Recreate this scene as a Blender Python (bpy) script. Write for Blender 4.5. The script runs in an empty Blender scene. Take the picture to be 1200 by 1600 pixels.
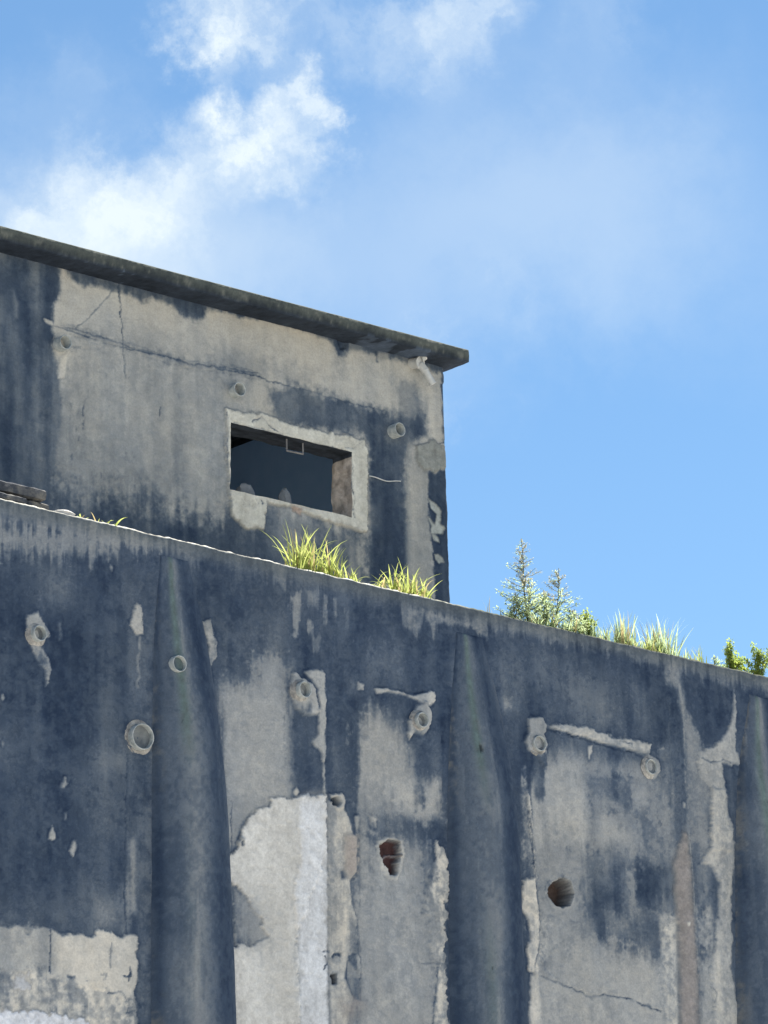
import bpy, math, random
import numpy as np
from mathutils import Vector, Matrix, Quaternion

scene = bpy.context.scene
COL = scene.collection
rad = math.radians

# ------------------------------------------------------------------ camera
cam_data = bpy.data.cameras.new('camera')
cam = bpy.data.objects.new('camera', cam_data)
COL.objects.link(cam)
CR = Vector((0.74295, -0.66888, -0.02501)); CU = Vector((-0.17588, -0.23113, 0.95689)); CF = Vector((0.64582, 0.70653, 0.28937))
cam.matrix_world = Matrix(((CR.x, CU.x, -CF.x, -15.58196), (CR.y, CU.y, -CF.y, -17.11727), (CR.z, CU.z, -CF.z, 1.6), (0, 0, 0, 1)))
cam_data.sensor_fit = 'VERTICAL'; cam_data.sensor_height = 36.0; cam_data.sensor_width = 27.0
cam_data.lens = 36.0 * 5817.0 / 1600.0
cam_data.clip_start = 0.1; cam_data.clip_end = 3000
scene.camera = cam

# ------------------------------------------------------------------ sky, sun, exposure
SUN_EL, SUN_AZ = rad(60), rad(76)           # azimuth from +Y towards +X
world = bpy.data.worlds.new('World'); scene.world = world; world.use_nodes = True
nt = world.node_tree; nt.nodes.clear()
def N(tree, typ, **kw):
    n = tree.nodes.new(typ)
    for k, v in kw.items(): setattr(n, k, v)
    return n
def math_node(tree, op, a, b=None, clamp=False):
    n = tree.nodes.new('ShaderNodeMath'); n.operation = op; n.use_clamp = clamp
    for i, v in enumerate((a, b)):
        if v is None: continue
        if isinstance(v, (int, float)): n.inputs[i].default_value = v
        else: tree.links.new(v, n.inputs[i])
    return n.outputs[0]
def build_sky():
    t = nt; L = t.links
    sky = N(t, 'ShaderNodeTexSky', sky_type='NISHITA', sun_disc=False)
    sky.sun_elevation = SUN_EL; sky.sun_rotation = SUN_AZ
    sky.air_density = 0.8; sky.dust_density = 0.1; sky.ozone_density = 1.3; sky.altitude = 50
    tc = N(t, 'ShaderNodeTexCoord')
    # wisps: the direction is bent by noise, then soft cloud banks are laid in the sky
    w1 = N(t, 'ShaderNodeTexNoise'); w1.inputs['Scale'].default_value = 34; w1.inputs['Detail'].default_value = 8; w1.inputs['Roughness'].default_value = .66
    L.new(tc.outputs['Generated'], w1.inputs['Vector'])
    sub = N(t, 'ShaderNodeVectorMath', operation='SUBTRACT'); L.new(w1.outputs['Color'], sub.inputs[0]); sub.inputs[1].default_value = (.5, .5, .5)
    sc = N(t, 'ShaderNodeVectorMath', operation='SCALE'); L.new(sub.outputs[0], sc.inputs[0]); sc.inputs['Scale'].default_value = .050
    ad = N(t, 'ShaderNodeVectorMath', operation='ADD'); L.new(tc.outputs['Generated'], ad.inputs[0]); L.new(sc.outputs[0], ad.inputs[1])
    total = veil = None
    for d, r, a in CLOUD_BANKS:
        ds = N(t, 'ShaderNodeVectorMath', operation='DISTANCE'); L.new(ad.outputs[0], ds.inputs[0]); ds.inputs[1].default_value = d
        mr = N(t, 'ShaderNodeMapRange', interpolation_type='SMOOTHSTEP')
        L.new(ds.outputs['Value'], mr.inputs['Value']); mr.inputs['From Min'].default_value = r; mr.inputs['From Max'].default_value = 0.0
        mr.inputs['To Min'].default_value = 0; mr.inputs['To Max'].default_value = a
        if r > .027: veil = mr.outputs[0] if veil is None else math_node(t, 'ADD', veil, mr.outputs[0])
        else: total = mr.outputs[0] if total is None else math_node(t, 'ADD', total, mr.outputs[0])
    # scattered fair-weather cloud over the rest of the sky
    w2 = N(t, 'ShaderNodeTexNoise'); w2.inputs['Scale'].default_value = 7; w2.inputs['Detail'].default_value = 8; w2.inputs['Roughness'].default_value = .6
    L.new(ad.outputs[0], w2.inputs['Vector'])
    mr = N(t, 'ShaderNodeMapRange', interpolation_type='SMOOTHSTEP'); L.new(w2.outputs['Fac'], mr.inputs['Value'])
    mr.inputs['From Min'].default_value = .60; mr.inputs['From Max'].default_value = .82; mr.inputs['To Max'].default_value = .6
    total = math_node(t, 'ADD', total, mr.outputs[0])
    # fine fibrous break-up
    w3 = N(t, 'ShaderNodeTexNoise'); w3.inputs['Scale'].default_value = 50; w3.inputs['Detail'].default_value = 5; w3.inputs['Roughness'].default_value = .55
    L.new(ad.outputs[0], w3.inputs['Vector'])
    mr3 = N(t, 'ShaderNodeMapRange'); L.new(w3.outputs['Fac'], mr3.inputs['Value'])
    mr3.inputs['From Min'].default_value = .3; mr3.inputs['From Max'].default_value = .7; mr3.inputs['To Min'].default_value = .45; mr3.inputs['To Max'].default_value = 1.25
    total = math_node(t, 'MULTIPLY', total, mr3.outputs[0])
    total = math_node(t, 'ADD', math_node(t, 'MULTIPLY', math_node(t, 'POWER', total, 1.15), .85), math_node(t, 'ADD', math_node(t, 'MULTIPLY', veil, .8), .03))
    total = math_node(t, 'MINIMUM', total, .93, True)
    mix = N(t, 'ShaderNodeMix', data_type='RGBA'); L.new(total, mix.inputs['Factor'])
    hs = N(t, 'ShaderNodeHueSaturation'); hs.inputs['Saturation'].default_value = 1.15; hs.inputs['Hue'].default_value = .492; hs.inputs['Value'].default_value = 1.0
    L.new(sky.outputs[0], hs.inputs['Color']); L.new(hs.outputs[0], mix.inputs['A']); mix.inputs['B'].default_value = CLOUD_COLOR
    bg = N(t, 'ShaderNodeBackground'); L.new(mix.outputs['Result'], bg.inputs['Color']); bg.inputs['Strength'].default_value = SKY_STRENGTH
    out = N(t, 'ShaderNodeOutputWorld'); L.new(bg.outputs[0], out.inputs['Surface'])
SKY_STRENGTH = 0.05
CLOUD_COLOR = (5.6, 6.2, 6.5, 1)
CLOUD_BANKS = [((.5551, .7484, .363), .024, .42), ((.5692, .7361, .3663), .022, .42), ((.5824, .7224, .3727), .020, .55),
               ((.5924, .7102, .3805), .020, .7), ((.6024, .7009, .3819), .018, .65), ((.6045, .6925, .3925), .016, .65), ((.6085, .6875, .3970), .012, .6),
               ((.6080, .6995, .3770), .015, .45), ((.5880, .7060, .3900), .012, .35), ((.5854, .6985, .4116), .022, 1.05), ((.5810, .7040, .4070), .015, .45),
               ((.5975, .6864, .4145), .020, .65), ((.632, .664, .3996), .018, .3), ((.6343, .6534, .4133), .019, .6), ((.6150, .6740, .4110), .018, .5),
               ((.6260, .6640, .4090), .018, .3), ((.6599, .6285, .4117), .022, .25), ((.5932, .7225, .3551), .048, .5), ((.5750, .7370, .3560), .034, .4),
               ((.633, .69, .3511), .060, .32), ((.6677, .6513, .3605), .05, .2), ((.5551, .7484, .363), .05, .3), ((.56, .725, .401), .025, .2), ((.655, .66, .385), .06, .17), ((.69, .63, .36), .06, .18)]
build_sky()
sun_dir = Vector((math.sin(SUN_AZ) * math.cos(SUN_EL), math.cos(SUN_AZ) * math.cos(SUN_EL), math.sin(SUN_EL)))
sd = bpy.data.lights.new('sun', 'SUN'); sd.energy = 5.0; sd.angle = rad(.53); sd.color = (1, .95, .87)
so_ = bpy.data.objects.new('sun', sd); COL.objects.link(so_); so_.location = (20, 5, 40)
so_.rotation_euler = sun_dir.to_track_quat('Z', 'Y').to_euler()
vs = scene.view_settings
vs.view_transform = 'Standard'; vs.look = 'None'; vs.gamma = 1.0; vs.use_curve_mapping = False; vs.exposure = 1.72
scene.render.engine = 'CYCLES'
scene.cycles.max_bounces = 6

# ------------------------------------------------------------------ wear drawn in wall coordinates (x, z in metres)
# ('S', outline, soot, opacity, softness, ragged, streaky) soft staining
# ('C', outline, soot, opacity, softness, ragged, relief, own colour, roughness) plaster skins, patches, holes
# ('L', path, width, soot, opacity, wander, depth, own colour) cracks and drips
LOWER_WEAR = [
 ('S',[(-3.709,8.131),(-1.398,8.113),(-1.399,8.009),(-3.706,7.956)],0.62,0.85,0.0439,0.0878,2),
 ('S',[(-1.551,8.107),(4.397,8.056),(4.389,7.959),(-1.553,8.016)],0.68,0.75,0.0488,0.0878,2),
 ('S',[(-3.705,7.86),(-3.018,7.984),(-2.301,8.034),(-1.755,8.07),(-2.301,7.925),(-3.017,7.783),(-3.702,7.671)],0.42,0.85,0.0634,0.1171,2),
 ('S',[(-2.735,7.777),(-2.447,7.787),(-2.432,7.551),(-2.591,7.511),(-2.734,7.54)],0.6,0.8,0.0683,0.0683,1),
 ('S',[(-2.122,7.803),(-1.891,7.843),(-1.893,7.518),(-2.124,7.481)],0.72,0.8,0.0976,0.0585,1),
 ('S',[(-2.157,7.449),(-1.861,7.497),(-1.868,6.671),(-2.161,6.632)],0.76,0.7,0.0976,0.039,1),
 ('S',[(-2.337,6.686),(-2.031,6.741),(-2.032,6.571),(-2.338,6.53)],0.6,0.8,0.0488,0.0488,1),
 ('S',[(-3.103,6.707),(-2.965,6.727),(-2.963,6.497),(-3.101,6.479)],0.66,0.8,0.0585,0.0488,1),
 ('S',[(-2.732,6.554),(-1.901,6.588),(-1.903,6.404),(-2.354,6.373)],0.78,0.8,0.0976,0.0488,1),
 ('S',[(-2.386,6.42),(-2.065,6.462),(-2.083,6.149),(-2.355,6.142)],0.72,0.8,0.0878,0.0488,1),
 ('S',[(-2.34,5.812),(-2.085,5.866),(-2.087,5.61),(-2.341,5.584)],0.5,0.8,0.0585,0.039,1),
 ('S',[(-3.095,5.703),(-2.356,5.785),(-2.356,5.582),(-3.094,5.53)],0.78,0.8,0.0732,0.039,1),
 ('S',[(-2.051,6.178),(-2.005,6.197),(-2.002,5.734),(-2.06,5.728)],0.36,0.85,0.0146,0.0146,1),
 ('S',[(-2.0,6.47),(-1.87,6.487),(-1.869,5.658),(-1.914,5.095),(-2.01,5.086),(-1.998,5.722)],0.7,0.85,0.0146,0.0195,1),
 ('S',[(-1.968,7.493),(-1.86,7.51),(-1.843,6.675),(-1.918,6.533),(-1.947,7.056)],0.66,0.7,0.0244,0.0244,1),
 ('L',[(-2.07,6.696),(-2.083,6.149),(-2.092,5.814),(-2.083,5.61)],0.0068,0.97,1,0.0098,0.004,None),
 ('C',[(-2.82,7.447),(-2.742,7.473),(-2.678,7.418),(-2.663,7.342),(-2.718,7.281),(-2.678,7.222),(-2.639,7.136),(-2.646,7.05),(-2.678,7.039),(-2.694,7.128),(-2.757,7.196),(-2.82,7.291)],0.3,1,0.0073,0.0146,0.01,None,0),
 ('C',[(-2.595,7.445),(-2.567,7.442),(-2.556,7.339),(-2.583,7.328)],0.5,0.8,0.0073,0.0146,0.004,None,0),
 ('C',[(-1.992,7.657),(-1.95,7.63),(-1.947,7.469),(-1.985,7.45),(-2.034,7.509),(-2.025,7.591)],0.3,1,0.0073,0.0146,0.008,None,0),
 ('L',[(-1.967,7.44),(-1.974,7.291),(-1.979,7.131)],0.0122,0.5,0.8,0.0098,-0.003,None),
 ('C',[(-1.482,7.619),(-1.413,7.644),(-1.397,7.564),(-1.364,7.495),(-1.374,7.398),(-1.418,7.33),(-1.46,7.344),(-1.433,7.47),(-1.465,7.574)],0.33,1,0.0073,0.0146,0.008,None,0),
 ('C',[(-2.575,6.428),(-2.559,6.462),(-2.536,6.484),(-2.509,6.468),(-2.544,6.425)],0.35,1,0.0073,0.0146,0.004,None,0),
 ('C',[(-2.661,6.111),(-2.63,6.2),(-2.603,6.122),(-2.63,6.108)],0.22,1,0.0073,0.0049,0.006,None,0),
 ('C',[(-2.505,6.06),(-2.478,6.124),(-2.462,6.123),(-2.454,6.076),(-2.478,6.03)],0.22,1,0.0073,0.0049,0.006,None,0),
 ('C',[(-2.539,6.285),(-2.525,6.287),(-2.528,6.248),(-2.539,6.247)],0.4,1,0.0073,0.0049,0.003,None,0),
 ('C',[(-2.994,6.933),(-2.98,6.917),(-2.989,6.895),(-3.003,6.913)],0.45,1,0.0073,0.0049,0.003,None,0),
 ('C',[(-2.995,6.657),(-2.981,6.641),(-2.99,6.62),(-3.004,6.638)],0.45,1,0.0073,0.0049,0.003,None,0),
 ('C',[(-2.212,7.914),(-2.197,7.898),(-2.207,7.874),(-2.222,7.893)],0.45,1,0.0073,0.0049,0.003,None,0),
 ('C',[(-2.187,7.864),(-2.173,7.848),(-2.183,7.825),(-2.197,7.844)],0.45,1,0.0073,0.0049,0.003,None,0),
 ('C',[(-3.669,5.482),(-3.303,5.545),(-3.004,5.565),(-2.958,5.557),(-2.905,5.575),(-2.837,5.57),(-2.798,5.53),(-2.776,5.576),(-2.683,5.586),(-2.559,5.555),(-2.466,5.577),(-2.341,5.565),(-2.301,5.613),(-2.23,5.621),(-2.135,5.58),(-2.071,5.618),(-2.007,5.606),(-2.008,5.453),(-2.017,5.325),(-2.033,5.261),(-2.018,5.161),(-2.012,4.886),(-3.659,4.752)],0.08,1,0.0073,0.0122,0.01,None,0),
 ('S',[(-3.669,5.47),(-2.645,5.577),(-2.652,5.327),(-3.666,5.223)],0.3,0.85,0.0244,0.0293,1),
 ('C',[(-3.666,5.229),(-2.698,5.329),(-2.497,5.267),(-2.357,5.293),(-2.137,5.238),(-2.029,5.223),(-2.025,4.885),(-3.659,4.752)],0.3,0.9,0.0073,0.039,-0.006,None,0.9),
 ('C',[(-2.912,5.29),(-2.79,5.308),(-2.79,5.215),(-2.835,5.186),(-2.911,5.191)],0.05,0.7,0.0195,0.039,0,(0.62,0.63,0.66),0.5),
 ('C',[(-2.513,5.309),(-2.474,5.319),(-2.404,5.226),(-2.389,5.178),(-2.482,5.169),(-2.528,5.24)],0.55,0.8,0.0073,0.0146,-0.004,None,0),
 ('C',[(-3.663,5.038),(-3.001,5.091),(-2.85,5.087),(-2.621,5.089),(-2.373,5.061),(-2.343,4.859),(-3.659,4.752)],0.05,1,0.0073,0.0244,0.004,(0.58,0.59,0.62),0.6),
 ('L',[(-2.643,5.577),(-2.649,5.452),(-2.654,5.327)],0.0059,0.85,1,0.0098,0.005,None),
 ('L',[(-2.198,5.548),(-2.206,5.396)],0.0034,0.5,1,0.0098,0.002,None),
 ('L',[(-2.278,5.345),(-2.239,5.361),(-2.263,5.321)],0.0039,0.8,1,0.0098,0.003,None),
 ('L',[(-2.104,5.361),(-2.048,5.37),(-2.064,5.422)],0.0049,0.9,1,0.0098,0.004,None),
 ('L',[(-2.528,5.327),(-2.474,5.317)],0.0098,0.95,1,0.0098,0.004,None),
 ('L',[(-2.216,5.25),(-2.136,5.264),(-2.073,5.206),(-2.09,5.148),(-2.029,5.16)],0.0044,0.85,1,0.0098,0.004,None),
 ('L',[(-2.072,5.415),(-2.053,5.391),(-2.072,5.345)],0.0044,0.85,1,0.0098,0.004,None),
 ('S',[(-1.408,7.406),(-1.309,7.204),(-1.32,6.559),(-1.438,6.543)],0.8,0.7,0.0585,0.039,1),
 ('S',[(-0.972,7.722),(-0.831,7.745),(-0.837,7.481),(-0.959,7.476)],0.64,0.8,0.078,0.0585,1),
 ('S',[(-0.077,7.67),(0.164,7.708),(0.176,7.525),(-0.083,7.5)],0.62,0.8,0.0878,0.0585,1),
 ('S',[(-1.336,7.663),(-0.99,7.664),(-1.03,7.41),(-1.308,7.259)],0.74,0.7,0.0976,0.0585,1),
 ('S',[(-1.326,7.202),(-1.24,7.242),(-1.067,7.295),(-1.013,7.413),(-0.89,7.459),(-0.823,7.304),(-0.774,7.147),(-0.756,6.795),(-0.736,6.54),(-1.321,6.465),(-1.323,6.852)],0.24,0.95,0.0537,0.0585,1),
 ('S',[(-1.065,7.391),(-0.768,7.423),(-0.78,7.256),(-0.999,7.223)],0.45,0.7,0.0585,0.0683,1),
 ('S',[(-0.74,7.083),(-0.51,7.116),(-0.513,6.65),(-0.743,6.627)],0.88,0.95,0.0439,0.039,1),
 ('S',[(-0.742,6.661),(-0.485,6.694),(-0.487,6.646),(-0.743,6.613)],0.75,0.8,0.0244,0.0195,1),
 ('S',[(-0.459,6.999),(-0.333,7.017),(-0.334,6.7),(-0.468,6.683)],0.68,0.8,0.0585,0.039,1),
 ('S',[(-0.705,7.102),(-0.581,7.12),(-0.603,6.952),(-0.691,6.953)],0.72,0.8,0.0585,0.039,1),
 ('S',[(-0.203,7.146),(-0.073,7.249),(0.055,7.239),(0.181,7.145),(0.251,7.028),(0.301,6.867),(0.346,6.607),(-0.222,6.536)],0.26,0.95,0.0585,0.0585,1),
 ('S',[(0.33,7.152),(0.528,7.18),(0.51,6.74),(0.351,6.72)],0.72,0.8,0.0683,0.039,1),
 ('L',[(-0.23,7.087),(-0.241,6.864),(-0.245,6.616),(-0.242,6.479)],0.0073,0.92,1,0.0098,0.004,None),
 ('L',[(0.534,7.337),(0.531,7.109),(0.508,6.684)],0.0098,0.95,1,0.0098,0.006,None),
 ('S',[(0.578,7.715),(0.714,7.765),(0.682,7.473),(0.548,7.453)],0.74,0.7,0.039,0.039,1),
 ('S',[(-0.76,7.91),(-0.657,7.956),(-0.661,7.787),(-0.691,7.664),(-0.718,7.659),(-0.742,7.774)],0.42,0.85,0.0195,0.0439,2),
 ('S',[(-0.469,7.945),(-0.433,7.965),(-0.442,7.774),(-0.465,7.777)],0.5,0.85,0.0195,0.0439,2),
 ('S',[(-0.39,7.944),(-0.364,7.948),(-0.372,7.799),(-0.387,7.797)],0.52,0.85,0.0195,0.0439,2),
 ('S',[(-0.289,7.904),(-0.249,7.911),(-0.258,7.726),(-0.284,7.715)],0.5,0.85,0.0195,0.0439,2),
 ('S',[(-0.63,7.974),(-0.522,7.978),(-0.543,7.876),(-0.615,7.879)],0.6,0.85,0.0195,0.0439,2),
 ('S',[(-0.609,7.761),(-0.591,7.764),(-0.595,7.721),(-0.606,7.719)],0.4,0.85,0.0195,0.0439,2),
 ('S',[(0.193,7.998),(0.4,8.004),(0.377,7.899),(0.318,7.818),(0.263,7.852),(0.216,7.859)],0.56,0.85,0.0195,0.0439,2),
 ('S',[(0.4,7.996),(0.975,7.996),(0.971,7.908),(0.78,7.957),(0.664,7.938),(0.587,7.94),(0.501,7.926),(0.478,7.829),(0.469,7.921),(0.397,7.924)],0.48,0.85,0.0195,0.0439,2),
 ('S',[(-0.876,8.1),(-0.77,8.091),(-0.791,7.947),(-0.861,7.991)],0.6,0.85,0.0195,0.0439,2),
 ('S',[(-0.567,7.663),(-0.512,7.685),(-0.524,7.586),(-0.56,7.58)],0.6,0.85,0.0195,0.0439,2),
 ('C',[(-0.741,7.42),(-0.698,7.392),(-0.592,7.353),(-0.542,7.236),(-0.553,7.165),(-0.668,7.142),(-0.738,7.18),(-0.774,7.284),(-0.76,7.355)],0.24,1,0.0073,0.0098,0.022,None,0),
 ('C',[(-0.644,7.428),(-0.536,7.465),(-0.483,7.439),(-0.479,7.245),(-0.488,6.913),(-0.507,6.869),(-0.549,6.959),(-0.602,6.98),(-0.592,7.008),(-0.547,7.042),(-0.533,7.237),(-0.539,7.333),(-0.592,7.381)],0.26,1,0.0073,0.0098,0.009,None,0),
 ('L',[(-0.509,6.883),(-0.504,6.787),(-0.5,6.692),(-0.496,6.645)],0.0117,0.25,1,0.0098,-0.006,None),
 ('C',[(-0.076,7.416),(0.062,7.43),(0.284,7.414),(0.397,7.445),(0.464,7.462),(0.461,7.383),(0.413,7.362),(0.301,7.381),(0.191,7.407),(0.042,7.399),(-0.041,7.38)],0.2,1,0.0073,0.0098,0.01,None,0),
 ('L',[(-0.067,7.418),(0.081,7.44),(0.284,7.424),(0.388,7.45)],0.0068,0.98,1,0.0098,0.01,None),
 ('C',[(-0.204,7.428),(-0.149,7.419),(-0.159,7.393),(-0.211,7.382)],0.3,1,0.0073,0.0146,0.004,None,0),
 ('S',[(-0.276,7.435),(-0.194,7.455),(-0.215,7.354),(-0.279,7.351)],0.6,0.7,0.0244,0.0195,1),
 ('C',[(0.3,7.359),(0.376,7.378),(0.43,7.322),(0.417,7.235),(0.358,7.159),(0.275,7.165),(0.226,7.109),(0.215,7.15),(0.23,7.208),(0.221,7.235),(0.26,7.269)],0.22,1,0.0073,0.0073,0.02,None,0),
 ('S',[(-0.215,6.771),(0.487,6.863),(0.496,6.626),(0.235,6.607),(0.071,6.628),(-0.202,6.607)],0.2,0.9,0.039,0.0488,1),
 ('S',[(-0.22,6.605),(-0.057,6.619),(0.07,6.614),(0.216,6.591),(0.269,6.514),(0.378,6.458),(0.371,6.291),(0.207,6.341),(0.119,6.441),(-0.026,6.451),(-0.207,6.429)],0.72,0.85,0.0439,0.0488,1),
 ('S',[(0.125,6.594),(0.226,6.599),(0.268,6.487),(0.355,6.359),(0.209,6.383),(0.139,6.471)],0.85,0.6,0.039,0.039,1),
 ('S',[(-0.225,6.427),(0.338,6.398),(0.36,5.987),(0.42,5.651),(0.439,5.206),(-0.353,5.139),(-0.236,5.521),(-0.237,6.058)],0.24,0.9,0.0683,0.0585,1),
 ('S',[(0.002,6.221),(0.149,6.238),(0.122,6.016),(0.013,6.004)],0.45,0.6,0.0683,0.0488,1),
 ('S',[(-0.236,6.085),(-0.182,6.091),(-0.2,5.524),(-0.236,5.521)],0.12,0.6,0.039,0.0293,1),
 ('S',[(0.151,6.307),(0.355,6.359),(0.341,5.985),(0.196,6.024)],0.42,0.7,0.0683,0.0488,1),
 ('S',[(-1.354,6.514),(-0.952,6.566),(-1.015,6.464),(-1.17,6.391),(-1.223,6.265),(-1.326,6.16)],0.3,0.9,0.0293,0.039,1),
 ('C',[(-0.953,6.523),(-1.083,6.476),(-1.17,6.378),(-1.206,6.281),(-1.215,6.24),(-1.258,6.195),(-1.326,6.16),(-1.331,6.094),(-1.278,6.021),(-1.178,5.954),(-1.095,5.857),(-1.028,5.812),(-1.071,5.768),(-0.979,5.712),(-1.099,5.654),(-1.251,5.632),(-1.31,5.6),(-1.33,5.416),(-1.314,4.904),(-0.74,4.95),(-0.755,5.735),(-0.496,6.299),(-0.495,6.652),(-0.734,6.618),(-0.94,6.581)],0.05,0.92,0.0073,0.0146,0.01,(0.57,0.555,0.52),0.15),
 ('S',[(-0.86,6.416),(-0.738,6.431),(-0.766,6.026),(-0.868,6.094)],0.3,0.45,0.0488,0.0488,1),
 ('S',[(-1.045,5.837),(-0.769,5.866),(-0.767,5.26),(-1.006,5.239)],0.26,0.6,0.0683,0.0683,1),
 ('C',[(-1.249,5.975),(-1.128,5.9),(-1.041,5.821),(-1.077,5.767),(-0.971,5.684),(-1.251,5.632)],0.36,0.9,0.0439,0.0195,0,None,0),
 ('C',[(-1.326,5.976),(-1.262,5.984),(-1.243,5.632),(-1.293,5.621)],0.45,0.8,0.0098,0.0146,-0.004,None,0),
 ('L',[(-1.265,5.983),(-1.255,5.814),(-1.261,5.631),(-1.231,5.631)],0.0088,0.92,1,0.0098,0.006,None),
 ('L',[(-1.261,6.526),(-1.267,6.366),(-1.263,6.208)],0.0059,0.8,1,0.0098,0.004,None),
 ('C',[(-0.734,6.614),(-0.495,6.652),(-0.487,6.3),(-0.497,5.762),(-0.501,4.969),(-0.748,4.949),(-0.766,5.655),(-0.769,5.866),(-0.792,5.996),(-0.726,6.231),(-0.738,6.431)],0.02,0.9,0.0293,0.0122,0.006,(0.57,0.58,0.595),0.2),
 ('C',[(-0.478,6.627),(-0.381,6.612),(-0.311,6.566),(-0.269,6.462),(-0.234,6.425),(-0.242,6.193),(-0.306,6.145),(-0.284,5.972),(-0.25,5.922),(-0.248,5.693),(-0.337,5.671),(-0.369,5.508),(-0.31,5.407),(-0.41,4.976),(-0.498,4.969),(-0.497,5.762)],0.22,1,0.0073,0.0098,0.003,None,0.35),
 ('C',[(-0.342,6.419),(-0.234,6.425),(-0.242,6.193),(-0.305,6.152),(-0.348,6.208)],0.25,0.8,0.0244,0.0098,0.004,(0.42,0.365,0.33),0),
 ('C',[(-0.417,5.358),(-0.257,5.405),(-0.214,5.363),(-0.279,5.277),(-0.402,5.253)],0.25,0.5,0.0683,0.0293,0,(0.42,0.35,0.32),0),
 ('L',[(-0.485,6.653),(-0.486,6.3),(-0.493,5.762),(-0.494,5.101)],0.0107,0.42,1,0.0098,0.004,None),
 ('S',[(-0.478,6.572),(-0.435,6.578),(-0.451,5.686),(-0.492,5.682)],0.4,0.6,0.0146,0.0146,1),
 ('C',[(-0.316,5.898),(-0.274,5.906),(-0.245,5.801),(-0.244,5.694),(-0.319,5.693)],0.52,1,0.0073,0.0073,-0.006,None,0),
 ('C',[(-0.339,5.628),(-0.252,5.573),(-0.232,5.521),(-0.241,5.474),(-0.254,5.396),(-0.306,5.428),(-0.345,5.524)],0.55,1,0.0073,0.0073,-0.008,None,0),
 ('L',[(-0.311,6.566),(-0.278,6.461),(-0.233,6.419),(-0.24,6.193),(-0.284,6.148),(-0.305,6.051),(-0.279,5.973),(-0.25,5.915),(-0.244,5.694),(-0.228,5.655),(-0.232,5.521)],0.0054,0.8,1,0.0098,0.006,None),
 ('C',[(-0.327,6.612),(-0.282,6.625),(-0.233,6.576),(-0.224,6.461),(-0.264,6.442),(-0.294,6.527)],0.92,1,0.0073,0.0098,-0.003,None,0),
 ('C',[(-0.248,6.554),(-0.221,6.557),(-0.229,6.44),(-0.246,6.458)],0.3,1,0.0073,0.0049,0.004,None,0),
 ('C',[(-0.46,6.663),(-0.361,6.68),(-0.33,6.646),(-0.355,6.581),(-0.4,6.576),(-0.443,6.611)],0.15,1,0.0073,0.0073,0.012,None,0),
 ('C',[(-0.448,6.642),(-0.398,6.651),(-0.381,6.623),(-0.399,6.596),(-0.435,6.605)],0.97,1,0.0073,0.0049,-0.05,None,0),
 ('C',[(-0.134,6.575),(-0.094,6.587),(-0.063,6.556),(-0.079,6.506),(-0.123,6.521)],0.15,1,0.0073,0.0098,0.006,None,0),
 ('C',[(-0.123,6.542),(-0.087,6.54),(-0.088,6.505),(-0.115,6.502)],0.7,1,0.0073,0.0073,-0.004,None,0),
 ('C',[(-1.22,6.252),(-1.202,6.301),(-1.175,6.298),(-1.169,6.252),(-1.19,6.243)],0.1,1,0.0073,0.0049,0.012,None,0),
 ('C',[(-1.199,6.275),(-1.179,6.284),(-1.176,6.251),(-1.196,6.245)],0.85,1,0.0073,0.0039,-0.02,None,0),
 ('C',[(-0.479,5.521),(-0.44,5.53),(-0.438,5.477),(-0.466,5.47)],1,1,0.0049,0.0049,-0.06,(0.012,0.012,0.013),0),
 ('L',[(-0.458,5.639),(-0.443,5.658),(-0.394,5.66)],0.0107,0.9,1,0.0098,0.01,None),
 ('L',[(-0.54,5.664),(-0.496,5.666)],0.0073,0.9,1,0.0098,0.004,None),
 ('L',[(-0.523,5.639),(-0.507,5.588),(-0.534,5.558)],0.0049,0.75,1,0.0098,0.003,None),
 ('C',[(-0.76,6.642),(-0.733,6.675),(-0.719,6.647),(-0.727,6.622),(-0.748,6.619)],0.15,1,0.0073,0.0049,0.004,None,0),
 ('C',[(-0.375,6.185),(-0.358,6.187),(-0.355,6.146),(-0.373,6.144)],0.85,1,0.0073,0.0049,-0.008,None,0),
 ('C',[(-0.073,6.418),(0.038,6.456),(0.156,6.452),(0.175,6.365),(0.131,6.264),(0.092,6.197),(0.01,6.188),(-0.051,6.263),(-0.075,6.335)],0.12,0.8,0.0146,0.0146,0.008,None,0),
 ('C',[(-0.046,6.393),(0.028,6.43),(0.119,6.427),(0.135,6.36),(0.1,6.301),(0.084,6.224),(0.029,6.218),(-0.023,6.287),(-0.048,6.338)],0.95,1,0.0059,0.0146,-0.055,(0.06,0.034,0.034),0.8),
 ('L',[(0.015,6.318),(0.061,6.34),(0.125,6.348)],0.0078,0.4,1,0.0098,-0.02,(0.22,0.16,0.15)),
 ('C',[(0.434,6.479),(0.507,6.418),(0.542,6.367),(0.514,6.059),(0.503,6.002),(0.501,5.591),(0.492,5.048),(0.341,5.036),(0.411,5.651),(0.351,5.767),(0.377,5.961),(0.323,5.983),(0.347,6.151),(0.408,6.268)],0.14,1,0.0098,0.0293,0.008,None,0.8),
 ('C',[(0.345,6.316),(0.411,6.351),(0.39,6.045),(0.332,5.984)],0.55,0.8,0.0195,0.0341,-0.003,None,0.8),
 ('L',[(0.424,5.665),(0.396,5.5),(0.366,5.294)],0.0063,0.85,1,0.0098,0.005,None),
 ('C',[(0.451,5.736),(0.508,5.756),(0.503,5.632),(0.457,5.655)],0.7,0.8,0.0195,0.0195,0,None,0),
 ('L',[(0.283,5.672),(0.366,5.684),(0.496,5.689)],0.0039,0.7,1,0.0098,0.003,None),
 ('S',[(1.034,7.79),(1.281,7.829),(1.262,7.442),(1.065,7.414)],0.68,0.7,0.0683,0.0585,1),
 ('S',[(1.529,7.812),(2.192,7.839),(2.17,7.481),(1.812,7.467),(1.535,7.464)],0.68,0.85,0.0976,0.0683,1),
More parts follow.
